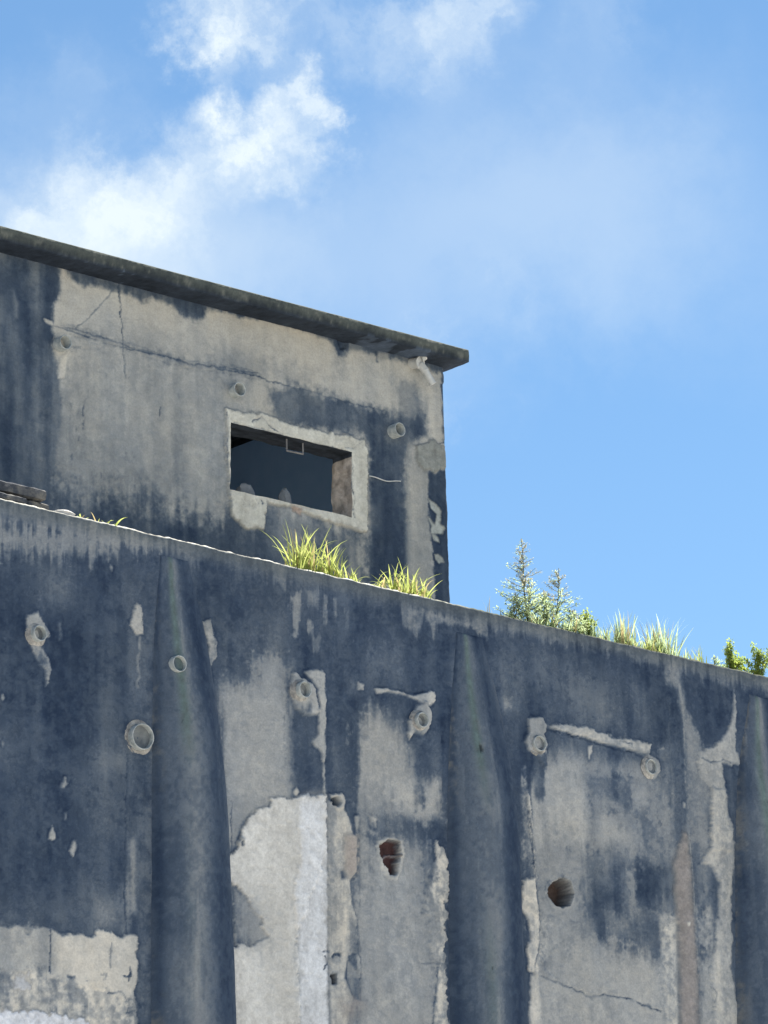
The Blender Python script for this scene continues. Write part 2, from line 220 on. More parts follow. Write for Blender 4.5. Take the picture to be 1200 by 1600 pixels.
 ('S',[(1.405,7.829),(1.556,7.853),(1.547,7.686),(1.421,7.667)],0.7,0.7,0.0488,0.0585,1),
 ('S',[(2.319,7.802),(2.502,7.792),(2.507,7.473),(2.375,7.454)],0.64,0.8,0.0488,0.0585,1),
 ('S',[(1.973,7.62),(2.18,7.65),(2.195,7.466),(1.989,7.455)],0.6,0.7,0.0585,0.0488,1),
 ('S',[(1.081,7.507),(1.168,7.528),(1.177,7.457),(1.09,7.436)],0.42,0.8,0.0244,0.0195,1),
 ('S',[(0.608,7.976),(1.342,8.059),(2.361,8.054),(3.159,8.005),(3.713,8.031),(3.708,7.972),(3.156,7.966),(2.619,7.961),(2.357,7.987),(1.842,8.009),(1.338,7.985),(0.969,7.962),(0.606,7.94)],0.58,0.7,0.0341,0.078,2),
 ('S',[(1.286,6.94),(1.404,7.1),(1.574,7.25),(1.751,7.293),(1.87,7.163),(1.868,6.689),(1.836,6.576),(1.264,6.508)],0.22,0.9,0.0488,0.0585,1),
 ('S',[(1.849,7.233),(2.364,7.285),(2.651,7.268),(2.663,6.675),(1.836,6.576)],0.52,0.9,0.0488,0.078,1),
 ('S',[(1.87,7.163),(2.358,7.191),(2.408,7.161),(2.301,7.11),(1.892,7.111)],0.36,0.7,0.0244,0.039,1),
 ('S',[(2.274,7.088),(2.415,7.069),(2.401,6.846),(2.272,6.848)],0.3,0.85,0.0293,0.0488,1),
 ('S',[(1.956,6.9),(2.137,6.941),(2.18,6.818),(1.973,6.756)],0.32,0.8,0.0341,0.0585,1),
 ('S',[(1.903,7.076),(2.275,7.106),(2.241,6.973),(1.931,6.915)],0.78,0.7,0.0341,0.0585,1),
 ('S',[(1.911,7.426),(2.421,7.349),(2.404,7.291),(1.876,7.274)],0.74,0.8,0.039,0.039,1),
 ('S',[(1.515,7.315),(1.804,7.337),(1.849,7.233),(1.644,7.169),(1.52,7.188)],0.7,0.6,0.0488,0.039,1),
 ('S',[(2.529,7.401),(2.667,7.42),(2.631,6.782),(2.513,6.767)],0.58,0.8,0.0293,0.0293,1),
 ('L',[(2.69,7.763),(2.661,7.419),(2.657,7.045)],0.0098,0.85,1,0.0098,0.004,None),
 ('S',[(2.616,7.922),(2.756,8.02),(2.804,7.875),(2.857,7.674),(2.949,7.535),(2.935,7.344),(2.852,7.295),(2.83,7.556),(2.775,7.833),(2.664,7.854)],0.46,0.85,0.0195,0.0341,1),
 ('S',[(2.837,7.652),(2.96,7.499),(3.068,7.324),(3.023,6.718),(2.743,6.684)],0.52,0.85,0.0293,0.0488,1),
 ('L',[(2.788,7.873),(2.814,7.705),(2.811,7.44),(2.803,7.176)],0.0098,0.35,0.7,0.0098,-0.004,None),
 ('S',[(2.688,7.423),(2.806,7.44),(2.769,6.687),(2.637,6.672)],0.8,0.8,0.0195,0.0244,1),
 ('C',[(1.297,7.411),(1.434,7.434),(1.476,7.382),(1.448,7.324),(1.479,7.255),(1.446,7.178),(1.454,7.107),(1.429,7.094),(1.371,7.168),(1.298,7.185),(1.267,7.244),(1.305,7.321)],0.26,1,0.0073,0.0073,0.018,None,0),
 ('C',[(1.461,7.384),(1.683,7.426),(1.859,7.418),(2.062,7.401),(2.32,7.4),(2.47,7.393),(2.45,7.315),(2.29,7.331),(2.058,7.336),(1.805,7.356),(1.58,7.364)],0.24,1,0.0122,0.0171,0.01,None,0.35),
 ('L',[(1.468,7.368),(1.629,7.353),(1.855,7.344),(2.058,7.324),(2.289,7.316),(2.431,7.303)],0.0078,0.97,1,0.0098,0.01,None),
 ('L',[(2.163,7.378),(2.292,7.376)],0.0044,0.7,1,0.0098,0.003,None),
 ('C',[(2.399,7.303),(2.458,7.32),(2.539,7.287),(2.553,7.218),(2.492,7.157),(2.417,7.168),(2.395,7.234)],0.34,1,0.0073,0.0059,0.012,None,0),
 ('C',[(1.862,7.294),(1.903,7.303),(1.89,7.248),(1.878,7.21),(1.863,7.213)],0.25,1,0.0073,0.0049,0.004,None,0),
 ('L',[(1.386,7.079),(1.383,7.017)],0.0107,0.3,1,0.0098,-0.003,None),
 ('L',[(1.446,7.178),(1.441,7.087)],0.0098,0.28,1,0.0098,-0.003,None),
 ('L',[(2.54,7.369),(2.601,7.385)],0.0078,0.35,1,0.0098,-0.002,None),
 ('C',[(2.976,7.422),(3.12,7.483),(3.235,7.576),(3.312,7.682),(3.348,7.909),(3.361,7.785),(3.323,7.473),(3.362,7.444),(3.362,7.379),(3.191,7.351),(3.196,7.228),(3.2,6.926),(3.25,6.876),(3.24,6.744),(3.023,6.718),(3.057,7.172),(2.967,7.235),(2.929,7.334)],0.28,0.9,0.0146,0.0146,0.008,None,0.2),
 ('L',[(2.977,7.373),(3.07,7.347),(3.194,7.383),(3.274,7.371)],0.0059,0.75,1,0.0098,0.004,None),
 ('C',[(2.772,7.026),(2.798,7.03),(2.79,6.991),(2.772,6.993)],0.3,1,0.0073,0.0049,0.004,None,0),
 ('S',[(1.285,6.925),(1.835,6.997),(1.827,6.633),(1.339,6.539)],0.2,0.8,0.0439,0.0488,1),
 ('S',[(1.835,6.997),(2.693,7.109),(2.661,6.641),(1.809,6.541)],0.44,0.8,0.0488,0.078,1),
 ('S',[(1.892,6.895),(1.984,6.943),(1.946,6.738),(1.884,6.749)],0.7,0.7,0.0244,0.039,1),
 ('S',[(1.926,6.827),(2.232,6.828),(2.196,6.659),(1.941,6.647)],0.26,0.8,0.0341,0.0585,1),
 ('S',[(2.119,6.65),(2.69,6.682),(2.658,6.219),(2.139,6.163)],0.42,0.8,0.0488,0.0585,1),
 ('S',[(1.29,6.533),(1.812,6.595),(1.773,5.911),(1.344,5.692),(1.248,5.718)],0.34,0.85,0.0488,0.0585,1),
 ('S',[(1.771,6.536),(2.038,6.586),(2.101,6.358),(1.846,6.311)],0.68,0.85,0.039,0.0488,1),
 ('S',[(2.266,6.549),(2.606,6.602),(2.661,6.568),(2.65,6.291),(2.349,6.249),(2.265,6.34)],0.95,0.97,0.039,0.0293,1),
 ('S',[(2.325,6.274),(2.638,6.308),(2.497,6.147),(2.343,6.149)],0.66,0.7,0.0488,0.0488,1),
 ('S',[(1.71,6.118),(1.884,6.118),(1.887,5.949),(1.751,5.962)],0.55,0.8,0.0341,0.0488,1),
 ('S',[(1.963,6.181),(2.243,6.193),(2.233,6.029),(1.977,5.985)],0.42,0.7,0.0488,0.0585,1),
 ('S',[(2.263,6.104),(2.483,6.127),(2.469,5.927),(2.303,5.928)],0.66,0.8,0.0488,0.0488,1),
 ('S',[(1.353,5.868),(1.675,5.936),(2.227,5.939),(2.557,5.881),(2.592,5.274),(1.196,5.16),(1.295,5.688)],0.18,0.9,0.0585,0.0488,1),
 ('S',[(1.407,5.524),(1.554,5.537),(1.552,5.502),(1.43,5.5)],0.45,0.6,0.0195,0.0293,1),
 ('C',[(1.275,6.924),(1.285,6.639),(1.317,6.5),(1.317,6.349),(1.205,6.31),(1.177,6.131),(1.241,6.05),(1.259,5.929),(1.212,5.854),(1.231,5.716),(1.308,5.698),(1.349,5.798),(1.348,6.008),(1.323,6.235),(1.309,6.535),(1.294,6.855)],0.1,1,0.0073,0.0146,0.01,None,0.5),
 ('C',[(1.247,5.692),(1.308,5.698),(1.334,5.517),(1.341,5.172),(1.196,5.16)],0.12,1,0.0146,0.0146,0.004,None,0.2),
 ('L',[(1.291,6.747),(1.309,6.535),(1.324,6.341),(1.34,6.184),(1.351,6.026),(1.323,5.865),(1.279,5.747)],0.0068,0.85,1,0.0098,0.006,None),
 ('C',[(1.352,6.079),(1.488,6.112),(1.5,5.883),(1.393,5.715),(1.334,5.744)],0.3,0.7,0.0244,0.0293,0.003,None,0.9),
 ('C',[(2.476,6.218),(2.664,6.238),(2.613,5.275),(2.515,5.267),(2.476,5.837)],0.22,0.8,0.0244,0.0293,0.003,None,1),
 ('C',[(2.644,6.584),(2.78,6.841),(2.816,6.678),(2.821,6.31),(2.835,5.945),(2.822,5.292),(2.624,5.276),(2.65,6.109),(2.643,6.382)],0.36,0.85,0.0341,0.0146,0.006,(0.29,0.26,0.245),0),
 ('C',[(2.747,6.192),(2.774,6.198),(2.775,6.176),(2.751,6.17)],0.05,1,0.0073,0.0024,0.003,None,0),
 ('L',[(2.817,6.808),(2.832,6.532),(2.832,6.274),(2.838,5.872)],0.0068,0.3,0.7,0.0098,-0.003,None),
 ('S',[(2.84,6.867),(3.077,6.896),(3.046,6.297),(3.0,6.035),(2.827,6.017)],0.6,0.85,0.0293,0.0585,1),
 ('C',[(2.835,6.311),(3.008,6.33),(3.013,6.036),(2.848,5.946)],0.45,0.7,0.0244,0.0244,0,None,1),
 ('S',[(2.971,6.548),(3.084,6.561),(3.066,6.318),(2.992,6.291)],0.92,0.9,0.0244,0.0244,1),
 ('S',[(2.848,5.946),(3.012,6.017),(3.163,5.904),(3.198,5.323),(2.827,5.293)],0.24,0.9,0.0293,0.039,1),
 ('C',[(3.056,7.157),(3.205,7.176),(3.255,6.937),(3.266,6.732),(3.194,6.313),(3.196,6.165),(3.163,5.904),(3.207,5.615),(3.212,5.324),(2.985,5.306),(2.98,5.595),(2.962,5.884),(3.013,6.036),(3.064,6.299),(3.085,6.505),(3.015,6.609),(2.924,6.632),(3.025,6.74)],0.22,0.9,0.0195,0.0171,0.008,None,0.35),
 ('C',[(3.212,7.082),(3.265,7.07),(3.265,6.957),(3.218,6.989)],0.9,1,0.0073,0.0098,-0.004,None,0),
 ('L',[(1.344,5.701),(1.464,5.669),(1.633,5.636),(1.779,5.6),(1.93,5.628),(2.156,5.619),(2.331,5.581),(2.458,5.562)],0.0063,0.88,1,0.0098,0.006,None),
 ('L',[(1.755,5.612),(1.804,5.592)],0.0117,0.92,1,0.0098,0.006,None),
 ('L',[(2.294,5.591),(2.357,5.584)],0.0117,0.85,1,0.0098,0.004,None),
 ('L',[(2.954,5.774),(3.005,5.743),(2.986,5.668)],0.0049,0.7,1,0.0098,0.003,None),
 ('C',[(1.411,6.245),(1.462,6.322),(1.531,6.369),(1.637,6.372),(1.689,6.276),(1.67,6.193),(1.568,6.145),(1.478,6.16)],0.2,0.7,0.0146,0.0146,0.006,None,0),
 ('C',[(1.434,6.247),(1.474,6.314),(1.537,6.353),(1.624,6.354),(1.669,6.274),(1.653,6.204),(1.564,6.161),(1.491,6.176)],0.9,1,0.0107,0.0146,-0.13,(0.085,0.062,0.054),0.6),
 ('S',[(-0.722,7.189),(-0.648,7.2),(-0.667,6.827),(-0.715,6.82)],0.8,0.6,0.0195,0.0244,1),
 ('S',[(0.281,7.145),(0.36,7.156),(0.331,6.689),(0.281,6.683)],0.74,0.6,0.0195,0.0244,1),
 ('S',[(1.355,7.144),(1.438,7.155),(1.413,6.892),(1.359,6.885)],0.8,0.6,0.0195,0.0244,1),
 ('S',[(2.429,7.125),(2.517,7.137),(2.466,6.555),(2.41,6.548)],0.66,0.6,0.0195,0.0244,1),
 ('S',[(-1.985,6.727),(-1.917,6.737),(-1.931,6.147),(-1.975,6.142)],0.98,0.6,0.0195,0.0244,1),
 ('S',[(-2.757,7.261),(-2.691,7.272),(-2.699,6.803),(-2.742,6.797)],0.98,0.6,0.0195,0.0244,1),
 ('S',[(-0.001,6.185),(0.076,6.194),(0.052,5.824),(0.003,5.819)],0.5,0.6,0.0195,0.0244,1),
 ('S',[(1.509,6.153),(1.593,6.162),(1.553,5.649),(1.5,5.644)],0.46,0.6,0.0195,0.0244,1),
 ('S',[(1.77,7.091),(2.109,7.158),(2.253,7.0),(1.909,6.881)],0.74,0.7,0.0439,0.0683,1),
 ('S',[(2.062,6.888),(2.344,6.968),(2.397,6.819),(2.114,6.741)],0.72,0.7,0.0439,0.0683,1),
 ('S',[(1.861,6.579),(2.139,6.656),(2.224,6.535),(1.884,6.443)],0.6,0.7,0.0439,0.0683,1),
 ('S',[(1.478,6.663),(1.66,6.728),(1.705,6.475),(1.502,6.451)],0.42,0.7,0.0439,0.0683,1),
 ('S',[(2.331,6.767),(2.617,6.847),(2.622,6.648),(2.352,6.616)],0.6,0.7,0.0439,0.0683,1),
 ('S',[(-0.217,6.702),(0.003,6.772),(0.107,6.619),(-0.168,6.543)],0.5,0.7,0.0439,0.0683,1),
 ('S',[(0.198,6.093),(0.478,6.165),(0.459,5.71),(0.238,5.688)],0.4,0.7,0.0439,0.0683,1),
 ('S',[(-0.186,5.969),(0.088,6.081),(0.12,5.433),(-0.177,5.406)],0.36,0.7,0.0439,0.0683,1),
 ('S',[(-1.177,6.02),(-0.87,5.974),(-0.931,5.572),(-1.133,5.631)],0.26,0.7,0.0439,0.0683,1),
 ('S',[(1.674,5.915),(2.038,5.995),(2.075,5.613),(1.712,5.538)],0.3,0.7,0.0439,0.0683,1),
 ('S',[(1.387,6.055),(1.564,6.074),(1.575,5.736),(1.381,5.717)],0.42,0.7,0.0439,0.0683,1),
]

HUT_WEAR = [
 ('S',[(-2.55,10.518),(-1.499,10.572),(-1.363,10.512),(-1.336,10.302),(-1.408,10.178),(-1.417,10.023),(-1.408,9.842),(-1.372,9.698),(-1.332,9.539),(-1.345,9.355),(-1.386,9.122),(-1.425,8.965),(-1.407,8.671),(-2.521,8.468)],0.95,1,0.0195,0.0195,0),
 ('S',[(-1.426,9.626),(-1.264,9.553),(-1.3,9.139),(-1.389,8.749),(-1.442,8.739)],0.7,0.6,0.078,0.039,1),
 ('S',[(-1.782,9.972),(-1.667,9.998),(-1.657,9.667),(-1.677,9.288),(-1.726,9.279),(-1.771,9.643)],0.66,0.8,0.0244,0.0293,1),
 ('S',[(-1.748,10.208),(-1.691,10.114),(-1.69,10.0),(-1.743,9.993)],0.5,0.8,0.0146,0.0195,1),
 ('S',[(-1.515,9.849),(-1.39,9.846),(-1.39,9.663),(-1.497,9.701)],0.66,0.7,0.0488,0.039,1),
 ('S',[(-1.855,10.411),(-1.784,10.428),(-1.765,10.128),(-1.853,10.108)],0.78,0.6,0.0488,0.039,1),
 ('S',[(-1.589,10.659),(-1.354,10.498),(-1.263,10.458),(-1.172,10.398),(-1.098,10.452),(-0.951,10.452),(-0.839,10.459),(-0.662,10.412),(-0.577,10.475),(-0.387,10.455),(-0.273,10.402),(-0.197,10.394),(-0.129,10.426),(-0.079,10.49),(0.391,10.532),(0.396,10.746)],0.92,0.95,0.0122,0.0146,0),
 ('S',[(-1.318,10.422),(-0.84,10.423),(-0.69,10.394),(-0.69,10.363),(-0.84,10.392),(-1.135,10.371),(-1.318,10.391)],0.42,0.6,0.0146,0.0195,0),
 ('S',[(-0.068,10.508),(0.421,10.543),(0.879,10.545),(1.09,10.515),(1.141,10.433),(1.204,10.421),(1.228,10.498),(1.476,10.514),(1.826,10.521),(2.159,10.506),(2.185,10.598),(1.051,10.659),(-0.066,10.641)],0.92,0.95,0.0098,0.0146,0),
 ('S',[(1.13,10.422),(1.216,10.441),(1.199,10.234),(1.145,10.222)],0.5,0.6,0.039,0.039,1),
 ('S',[(-0.254,10.374),(-0.081,10.413),(-0.096,10.014),(-0.221,9.988)],0.46,0.7,0.0488,0.0585,1),
 ('S',[(-0.952,10.218),(-0.729,10.206),(-0.73,10.081),(-1.063,10.101)],0.42,0.6,0.0488,0.0585,1),
 ('S',[(-0.766,10.198),(-0.466,10.17),(-0.505,10.036),(-0.767,10.042)],0.44,0.6,0.039,0.0683,1),
 ('S',[(-0.805,9.941),(-0.544,9.935),(-0.476,9.223),(-0.773,9.165)],0.44,0.75,0.1171,0.0683,1),
 ('S',[(-0.582,9.911),(-0.048,9.977),(-0.053,9.694),(-0.547,9.624)],0.4,0.6,0.0976,0.078,1),
 ('S',[(0.071,10.161),(0.207,10.174),(0.186,10.058),(0.069,10.049)],0.5,0.6,0.0293,0.0488,1),
 ('S',[(0.007,10.146),(0.25,10.165),(0.87,10.198),(0.887,10.051),(0.513,10.039),(0.005,10.014)],0.42,0.6,0.0439,0.0683,1),
 ('S',[(0.241,10.812),(0.344,10.836),(0.344,10.836)],0.3,0,0.0049,0.0049,1),
 ('S',[(-1.318,9.709),(0.067,9.938),(0.071,9.018),(-1.354,8.83)],0.37,0.8,0.2195,0.0976,1),
 ('S',[(-1.318,9.21),(0.076,9.329),(0.128,8.951),(-1.389,8.778)],0.5,0.7,0.1707,0.0976,1),
 ('S',[(-1.46,8.958),(-1.139,8.885),(-0.848,8.981),(-0.683,8.962),(-0.441,8.939),(-0.293,8.829),(-0.121,8.913),(0.128,8.974),(0.359,8.931),(0.345,8.22),(-1.581,7.91)],0.8,0.85,0.0878,0.0488,1),
 ('S',[(-1.354,8.815),(-0.591,8.866),(0.358,8.869),(0.345,8.22),(-1.494,7.924)],0.93,0.8,0.078,0.0585,1),
 ('S',[(-1.318,10.484),(-0.839,10.462),(-0.273,10.402),(0.351,10.51),(0.348,10.316),(-0.2,10.134),(-0.767,10.135),(-1.263,10.087)],0.13,0.55,0.0683,0.039,1),
 ('S',[(-0.588,9.155),(-0.401,9.191),(-0.403,9.037),(-0.589,9.033)],0.5,0.6,0.078,0.0488,1),
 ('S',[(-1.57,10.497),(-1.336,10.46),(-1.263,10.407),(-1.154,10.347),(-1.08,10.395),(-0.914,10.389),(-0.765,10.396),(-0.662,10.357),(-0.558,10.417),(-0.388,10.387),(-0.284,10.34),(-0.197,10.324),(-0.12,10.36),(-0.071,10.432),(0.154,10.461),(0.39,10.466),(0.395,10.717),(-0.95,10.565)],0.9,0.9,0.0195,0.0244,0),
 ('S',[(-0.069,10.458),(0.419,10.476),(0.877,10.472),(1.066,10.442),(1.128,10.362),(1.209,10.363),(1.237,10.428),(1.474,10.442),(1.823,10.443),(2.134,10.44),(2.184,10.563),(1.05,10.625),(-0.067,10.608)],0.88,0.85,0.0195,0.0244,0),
 ('S',[(0.491,9.968),(0.825,10.063),(1.161,10.024),(1.46,10.018),(1.964,10.086),(1.976,9.935),(1.901,9.877),(1.8,9.798),(1.754,9.62),(1.759,9.284),(1.741,8.782),(1.333,8.712),(1.407,9.721),(1.346,9.809),(1.154,9.779),(0.817,9.762),(0.527,9.728),(0.479,9.867)],0.86,0.95,0.039,0.0439,0),
 ('S',[(1.43,9.759),(1.779,9.828),(1.741,8.782),(1.375,8.719)],0.95,0.7,0.0683,0.039,1),
 ('S',[(0.491,9.96),(0.824,10.054),(0.862,9.879),(0.776,9.779),(0.527,9.728)],0.6,0.75,0.0585,0.0488,1),
 ('S',[(0.823,10.004),(1.16,10.007),(1.155,9.838),(0.86,9.795)],0.7,0.6,0.0683,0.0585,1),
 ('S',[(1.663,10.246),(1.862,10.305),(1.968,10.173),(1.941,10.064),(1.678,10.045)],0.56,0.75,0.039,0.039,1),
 ('S',[(1.801,9.832),(1.956,9.88),(2.156,9.885),(2.159,9.698),(1.992,9.648),(1.988,8.991),(2.019,8.662),(1.735,8.615),(1.754,9.451)],0.38,0.9,0.0244,0.0293,1),
 ('C',[(1.844,9.824),(2.023,9.901),(2.134,9.88),(2.161,9.8),(2.162,9.715),(2.082,9.691),(2.025,9.646),(1.982,9.68),(1.926,9.653),(1.861,9.691)],0.42,1,0.0098,0.0098,0.01,(0.225,0.235,0.225),0),
 ('C',[(1.981,9.655),(2.024,9.641),(2.086,9.687),(2.284,9.735),(2.233,8.034),(2.003,8.0),(1.999,8.992),(1.974,9.189),(1.959,9.49)],0.97,1,0.0098,0.0098,0.0,None,0),
 ('C',[(2.126,10.352),(2.266,10.39),(2.251,10.024),(2.151,10.038)],0.92,1,0.0073,0.0073,-0.012,None,0),
 ('C',[(2.14,9.933),(2.248,9.954),(2.239,9.73),(2.144,9.712)],0.8,0.7,0.0073,0.0098,-0.006,None,0),
 ('C',[(1.958,9.456),(1.994,9.437),(2.038,9.42),(2.091,9.376),(2.076,9.275),(2.126,9.25),(2.095,9.208),(2.028,9.189),(1.978,9.19),(1.987,9.242),(1.956,9.307),(1.978,9.299),(2.02,9.262),(2.041,9.345),(1.992,9.378)],0.3,1,0.0049,0.0029,-0.004,(0.3,0.32,0.31),0),
 ('C',[(1.984,9.183),(2.022,9.188),(2.05,9.169),(2.059,9.134),(2.005,9.138)],0.3,1,0.0049,0.0029,-0.004,(0.3,0.32,0.31),0),
 ('C',[(2.007,9.036),(2.045,9.047),(2.088,9.025),(2.111,8.992),(2.053,8.975),(2.021,8.996)],0.3,1,0.0049,0.0029,-0.004,(0.3,0.32,0.31),0),
 ('S',[(0.108,9.014),(0.422,9.104),(0.657,9.115),(1.302,9.068),(1.328,8.548),(-0.022,8.324),(-0.015,8.72)],0.82,0.85,0.0488,0.0585,1),
 ('S',[(0.472,9.081),(0.656,9.099),(0.649,8.773),(0.466,8.789)],0.62,0.7,0.0293,0.0683,1),
 ('S',[(0.799,9.06),(1.049,9.072),(1.046,8.941),(0.797,8.945)],0.6,0.7,0.039,0.0488,1),
 ('S',[(1.376,9.281),(1.479,9.3),(1.474,9.133),(1.37,9.097)],0.62,0.7,0.0293,0.039,1),
 ('C',[(0.067,9.741),(0.201,9.745),(0.466,9.779),(0.692,9.745),(1.153,9.763),(1.355,9.764),(1.377,9.715),(1.374,9.463),(1.355,9.081),(1.134,9.088),(0.76,9.118),(0.657,9.145),(0.432,9.122),(0.421,9.088),(0.404,8.939),(0.246,8.898),(0.108,8.982),(0.077,9.298)],0.1,0.9,0.0122,0.0146,0.016,(0.54,0.53,0.48),0.6),
 ('S',[(0.201,9.745),(0.61,9.745),(0.629,9.699),(0.444,9.695)],0.4,0.4,0.0293,0.039,1),
 ('C',[(0.658,9.151),(0.76,9.151),(0.739,9.098),(0.667,9.109)],0.4,1,0.0098,0.0098,-0.004,(0.36,0.3,0.27),0),
 ('L',[(0.119,9.646),(0.362,9.654),(0.607,9.646),(0.856,9.645),(1.15,9.645)],0.0054,0.6,1,0.0098,0.006,None),
 ('L',[(0.302,9.691),(0.384,9.741),(0.444,9.695),(0.607,9.646)],0.0054,0.75,1,0.0098,0.005,None),
 ('L',[(1.118,9.656),(1.192,9.628),(1.232,9.553),(1.208,9.465),(1.236,9.354),(1.223,9.252),(1.241,9.173)],0.0073,0.8,1,0.0098,0.01,None),
 ('L',[(1.15,9.67),(1.236,9.687),(1.323,9.746)],0.0039,0.6,1,0.0098,0.004,None),
 ('L',[(0.2,9.103),(0.216,9.082),(0.205,9.071)],0.0044,0.8,1,0.0098,0.003,None),
 ('L',[(0.244,9.112),(0.26,9.09),(0.25,9.079)],0.0044,0.8,1,0.0098,0.003,None),
 ('L',[(0.289,9.12),(0.304,9.099),(0.294,9.087)],0.0044,0.8,1,0.0098,0.003,None),
 ('L',[(0.333,9.128),(0.349,9.107),(0.339,9.095)],0.0044,0.8,1,0.0098,0.003,None),
 ('L',[(0.378,9.137),(0.394,9.115),(0.383,9.104)],0.0044,0.8,1,0.0098,0.003,None),
 ('L',[(0.423,9.145),(0.438,9.123),(0.428,9.112)],0.0044,0.8,1,0.0098,0.003,None),
 ('L',[(0.428,9.105),(0.435,9.042),(0.421,8.959)],0.0059,0.8,1,0.0098,0.003,None),
 ('L',[(0.08,9.72),(0.083,9.299),(0.109,9.046)],0.0063,0.55,1,0.0098,0.005,None),
 ('C',[(-1.426,10.021),(-1.245,10.048),(-1.045,10.036),(-0.768,10.026),(-0.505,10.029),(-0.202,10.016),(0.069,10.053),(0.382,10.076),(0.381,10.028),(0.068,10.015),(-0.24,9.976),(-0.506,9.982),(-0.768,9.992),(-1.1,10.0),(-1.318,9.999)],0.44,0.75,0.0098,0.0098,0.007,None,0.3),
 ('L',[(-1.48,10.039),(-1.408,10.013),(-1.245,10.038),(-1.045,10.031),(-0.768,10.016),(-0.543,10.025),(-0.297,10.006),(-0.202,10.003),(0.069,10.046),(0.362,10.061)],0.0063,0.72,1,0.0098,0.006,None),
 ('L',[(-1.318,10.014),(-1.1,10.007),(-0.842,9.992),(-0.693,10.008),(-0.468,10.01)],0.0044,0.8,1,0.0098,0.005,None),
 ('L',[(0.005,10.023),(0.247,10.041),(0.513,10.031),(0.824,10.029),(1.161,10.024),(1.547,10.032)],0.0059,0.82,1,0.0098,0.005,None),
 ('L',[(-0.854,10.482),(-0.847,10.335),(-0.837,10.197),(-0.827,10.091)],0.0063,0.92,1,0.0098,0.006,None),
 ('L',[(-0.827,10.091),(-0.82,9.969),(-0.803,9.787)],0.0029,0.75,1,0.0098,0.003,None),
 ('L',[(-0.895,10.402),(-1.062,10.209),(-1.227,10.046)],0.0034,0.7,1,0.0098,0.003,None),
 ('L',[(-1.273,9.902),(-1.182,9.918)],0.0034,0.75,1,0.0098,0.003,None),
 ('C',[(-1.282,9.881),(-1.318,9.679),(-1.379,9.663),(-1.35,9.809)],0.16,1,0.0073,0.0073,0.006,None,0),
 ('C',[(-1.489,10.053),(-1.426,10.054),(-1.412,10.024),(-1.471,10.026)],0.2,1,0.0073,0.0049,0.005,None,0),
 ('C',[(-1.39,9.914),(-1.263,9.965),(-0.99,9.986),(-1.008,9.959),(-1.264,9.903),(-1.282,9.838),(-1.372,9.842)],0.26,0.7,0.0146,0.0098,0.004,None,0),
 ('L',[(1.494,10.514),(1.498,10.399)],0.0146,0.97,1,0.0098,0.012,None),
 ('C',[(1.121,10.479),(1.213,10.491),(1.205,10.43),(1.151,10.413)],0.98,1,0.0073,0.0049,-0.02,None,0),
 ('C',[(1.518,10.463),(1.605,10.474),(1.593,10.445),(1.52,10.407)],0.5,1,0.0146,0.0098,0,None,0),
 ('C',[(1.847,10.491),(1.881,10.507),(1.98,10.485),(1.955,10.428),(1.9,10.425)],0.9,1,0.0073,0.0073,-0.01,None,0),
 ('L',[(-1.264,9.505),(-1.26,9.49),(-1.262,9.478)],0.0029,0.8,0.55,0.0098,0.003,None),
 ('L',[(-1.206,9.477),(-1.203,9.463),(-1.204,9.45)],0.0029,0.8,0.55,0.0098,0.003,None),
 ('L',[(-1.224,9.357),(-1.221,9.343),(-1.223,9.33)],0.0029,0.8,0.55,0.0098,0.003,None),
 ('L',[(-1.201,9.294),(-1.197,9.279),(-1.199,9.267)],0.0029,0.8,0.55,0.0098,0.003,None),
 ('L',[(-1.255,9.155),(-1.252,9.141),(-1.253,9.128)],0.0029,0.8,0.55,0.0098,0.003,None),
 ('L',[(-1.086,9.685),(-1.082,9.67),(-1.084,9.657)],0.0029,0.8,0.55,0.0098,0.003,None),
 ('L',[(-0.949,9.572),(-0.946,9.558),(-0.948,9.545)],0.0029,0.8,0.55,0.0098,0.003,None),
 ('L',[(-0.5,9.618),(-0.496,9.603),(-0.498,9.591)],0.0029,0.8,0.55,0.0098,0.003,None),
 ('L',[(-0.245,9.631),(-0.241,9.616),(-0.243,9.604)],0.0029,0.8,0.55,0.0098,0.003,None),
 ('L',[(-0.732,8.983),(-0.729,8.969),(-0.731,8.956)],0.0029,0.8,0.55,0.0098,0.003,None),
 ('L',[(-1.012,8.984),(-1.008,8.969),(-1.01,8.957)],0.0029,0.8,0.55,0.0098,0.003,None),
 ('L',[(-1.133,9.756),(-1.129,9.741),(-1.131,9.728)],0.0029,0.8,0.55,0.0098,0.003,None),
 ('L',[(-0.972,9.782),(-0.969,9.767),(-0.97,9.755)],0.0029,0.8,0.55,0.0098,0.003,None),
 ('L',[(-0.8,9.259),(-0.797,9.244),(-0.799,9.232)],0.0029,0.8,0.55,0.0098,0.003,None),
 ('L',[(-0.348,9.758),(-0.344,9.743),(-0.346,9.73)],0.0029,0.8,0.55,0.0098,0.003,None),
 ('L',[(-1.137,9.595),(-1.133,9.58),(-1.135,9.568)],0.0029,0.8,0.55,0.0098,0.003,None),
 ('L',[(-1.273,9.423),(-1.269,9.408),(-1.271,9.396)],0.0029,0.8,0.55,0.0098,0.003,None),
 ('L',[(-1.021,9.072),(-1.017,9.058),(-1.019,9.045)],0.0029,0.8,0.55,0.0098,0.003,None),
 ('L',[(-1.264,9.146),(-1.261,9.131),(-1.262,9.119)],0.0029,0.8,0.55,0.0098,0.003,None),
 ('L',[(-1.128,9.627),(-1.152,9.546),(-1.159,9.347)],0.0024,0.7,1,0.0098,0.002,None),
 ('L',[(-0.737,9.096),(-0.731,8.961)],0.0029,0.75,1,0.0098,0.002,None),
 ('L',[(-0.5,9.634),(-0.51,9.57)],0.0029,0.8,1,0.0098,0.002,None),
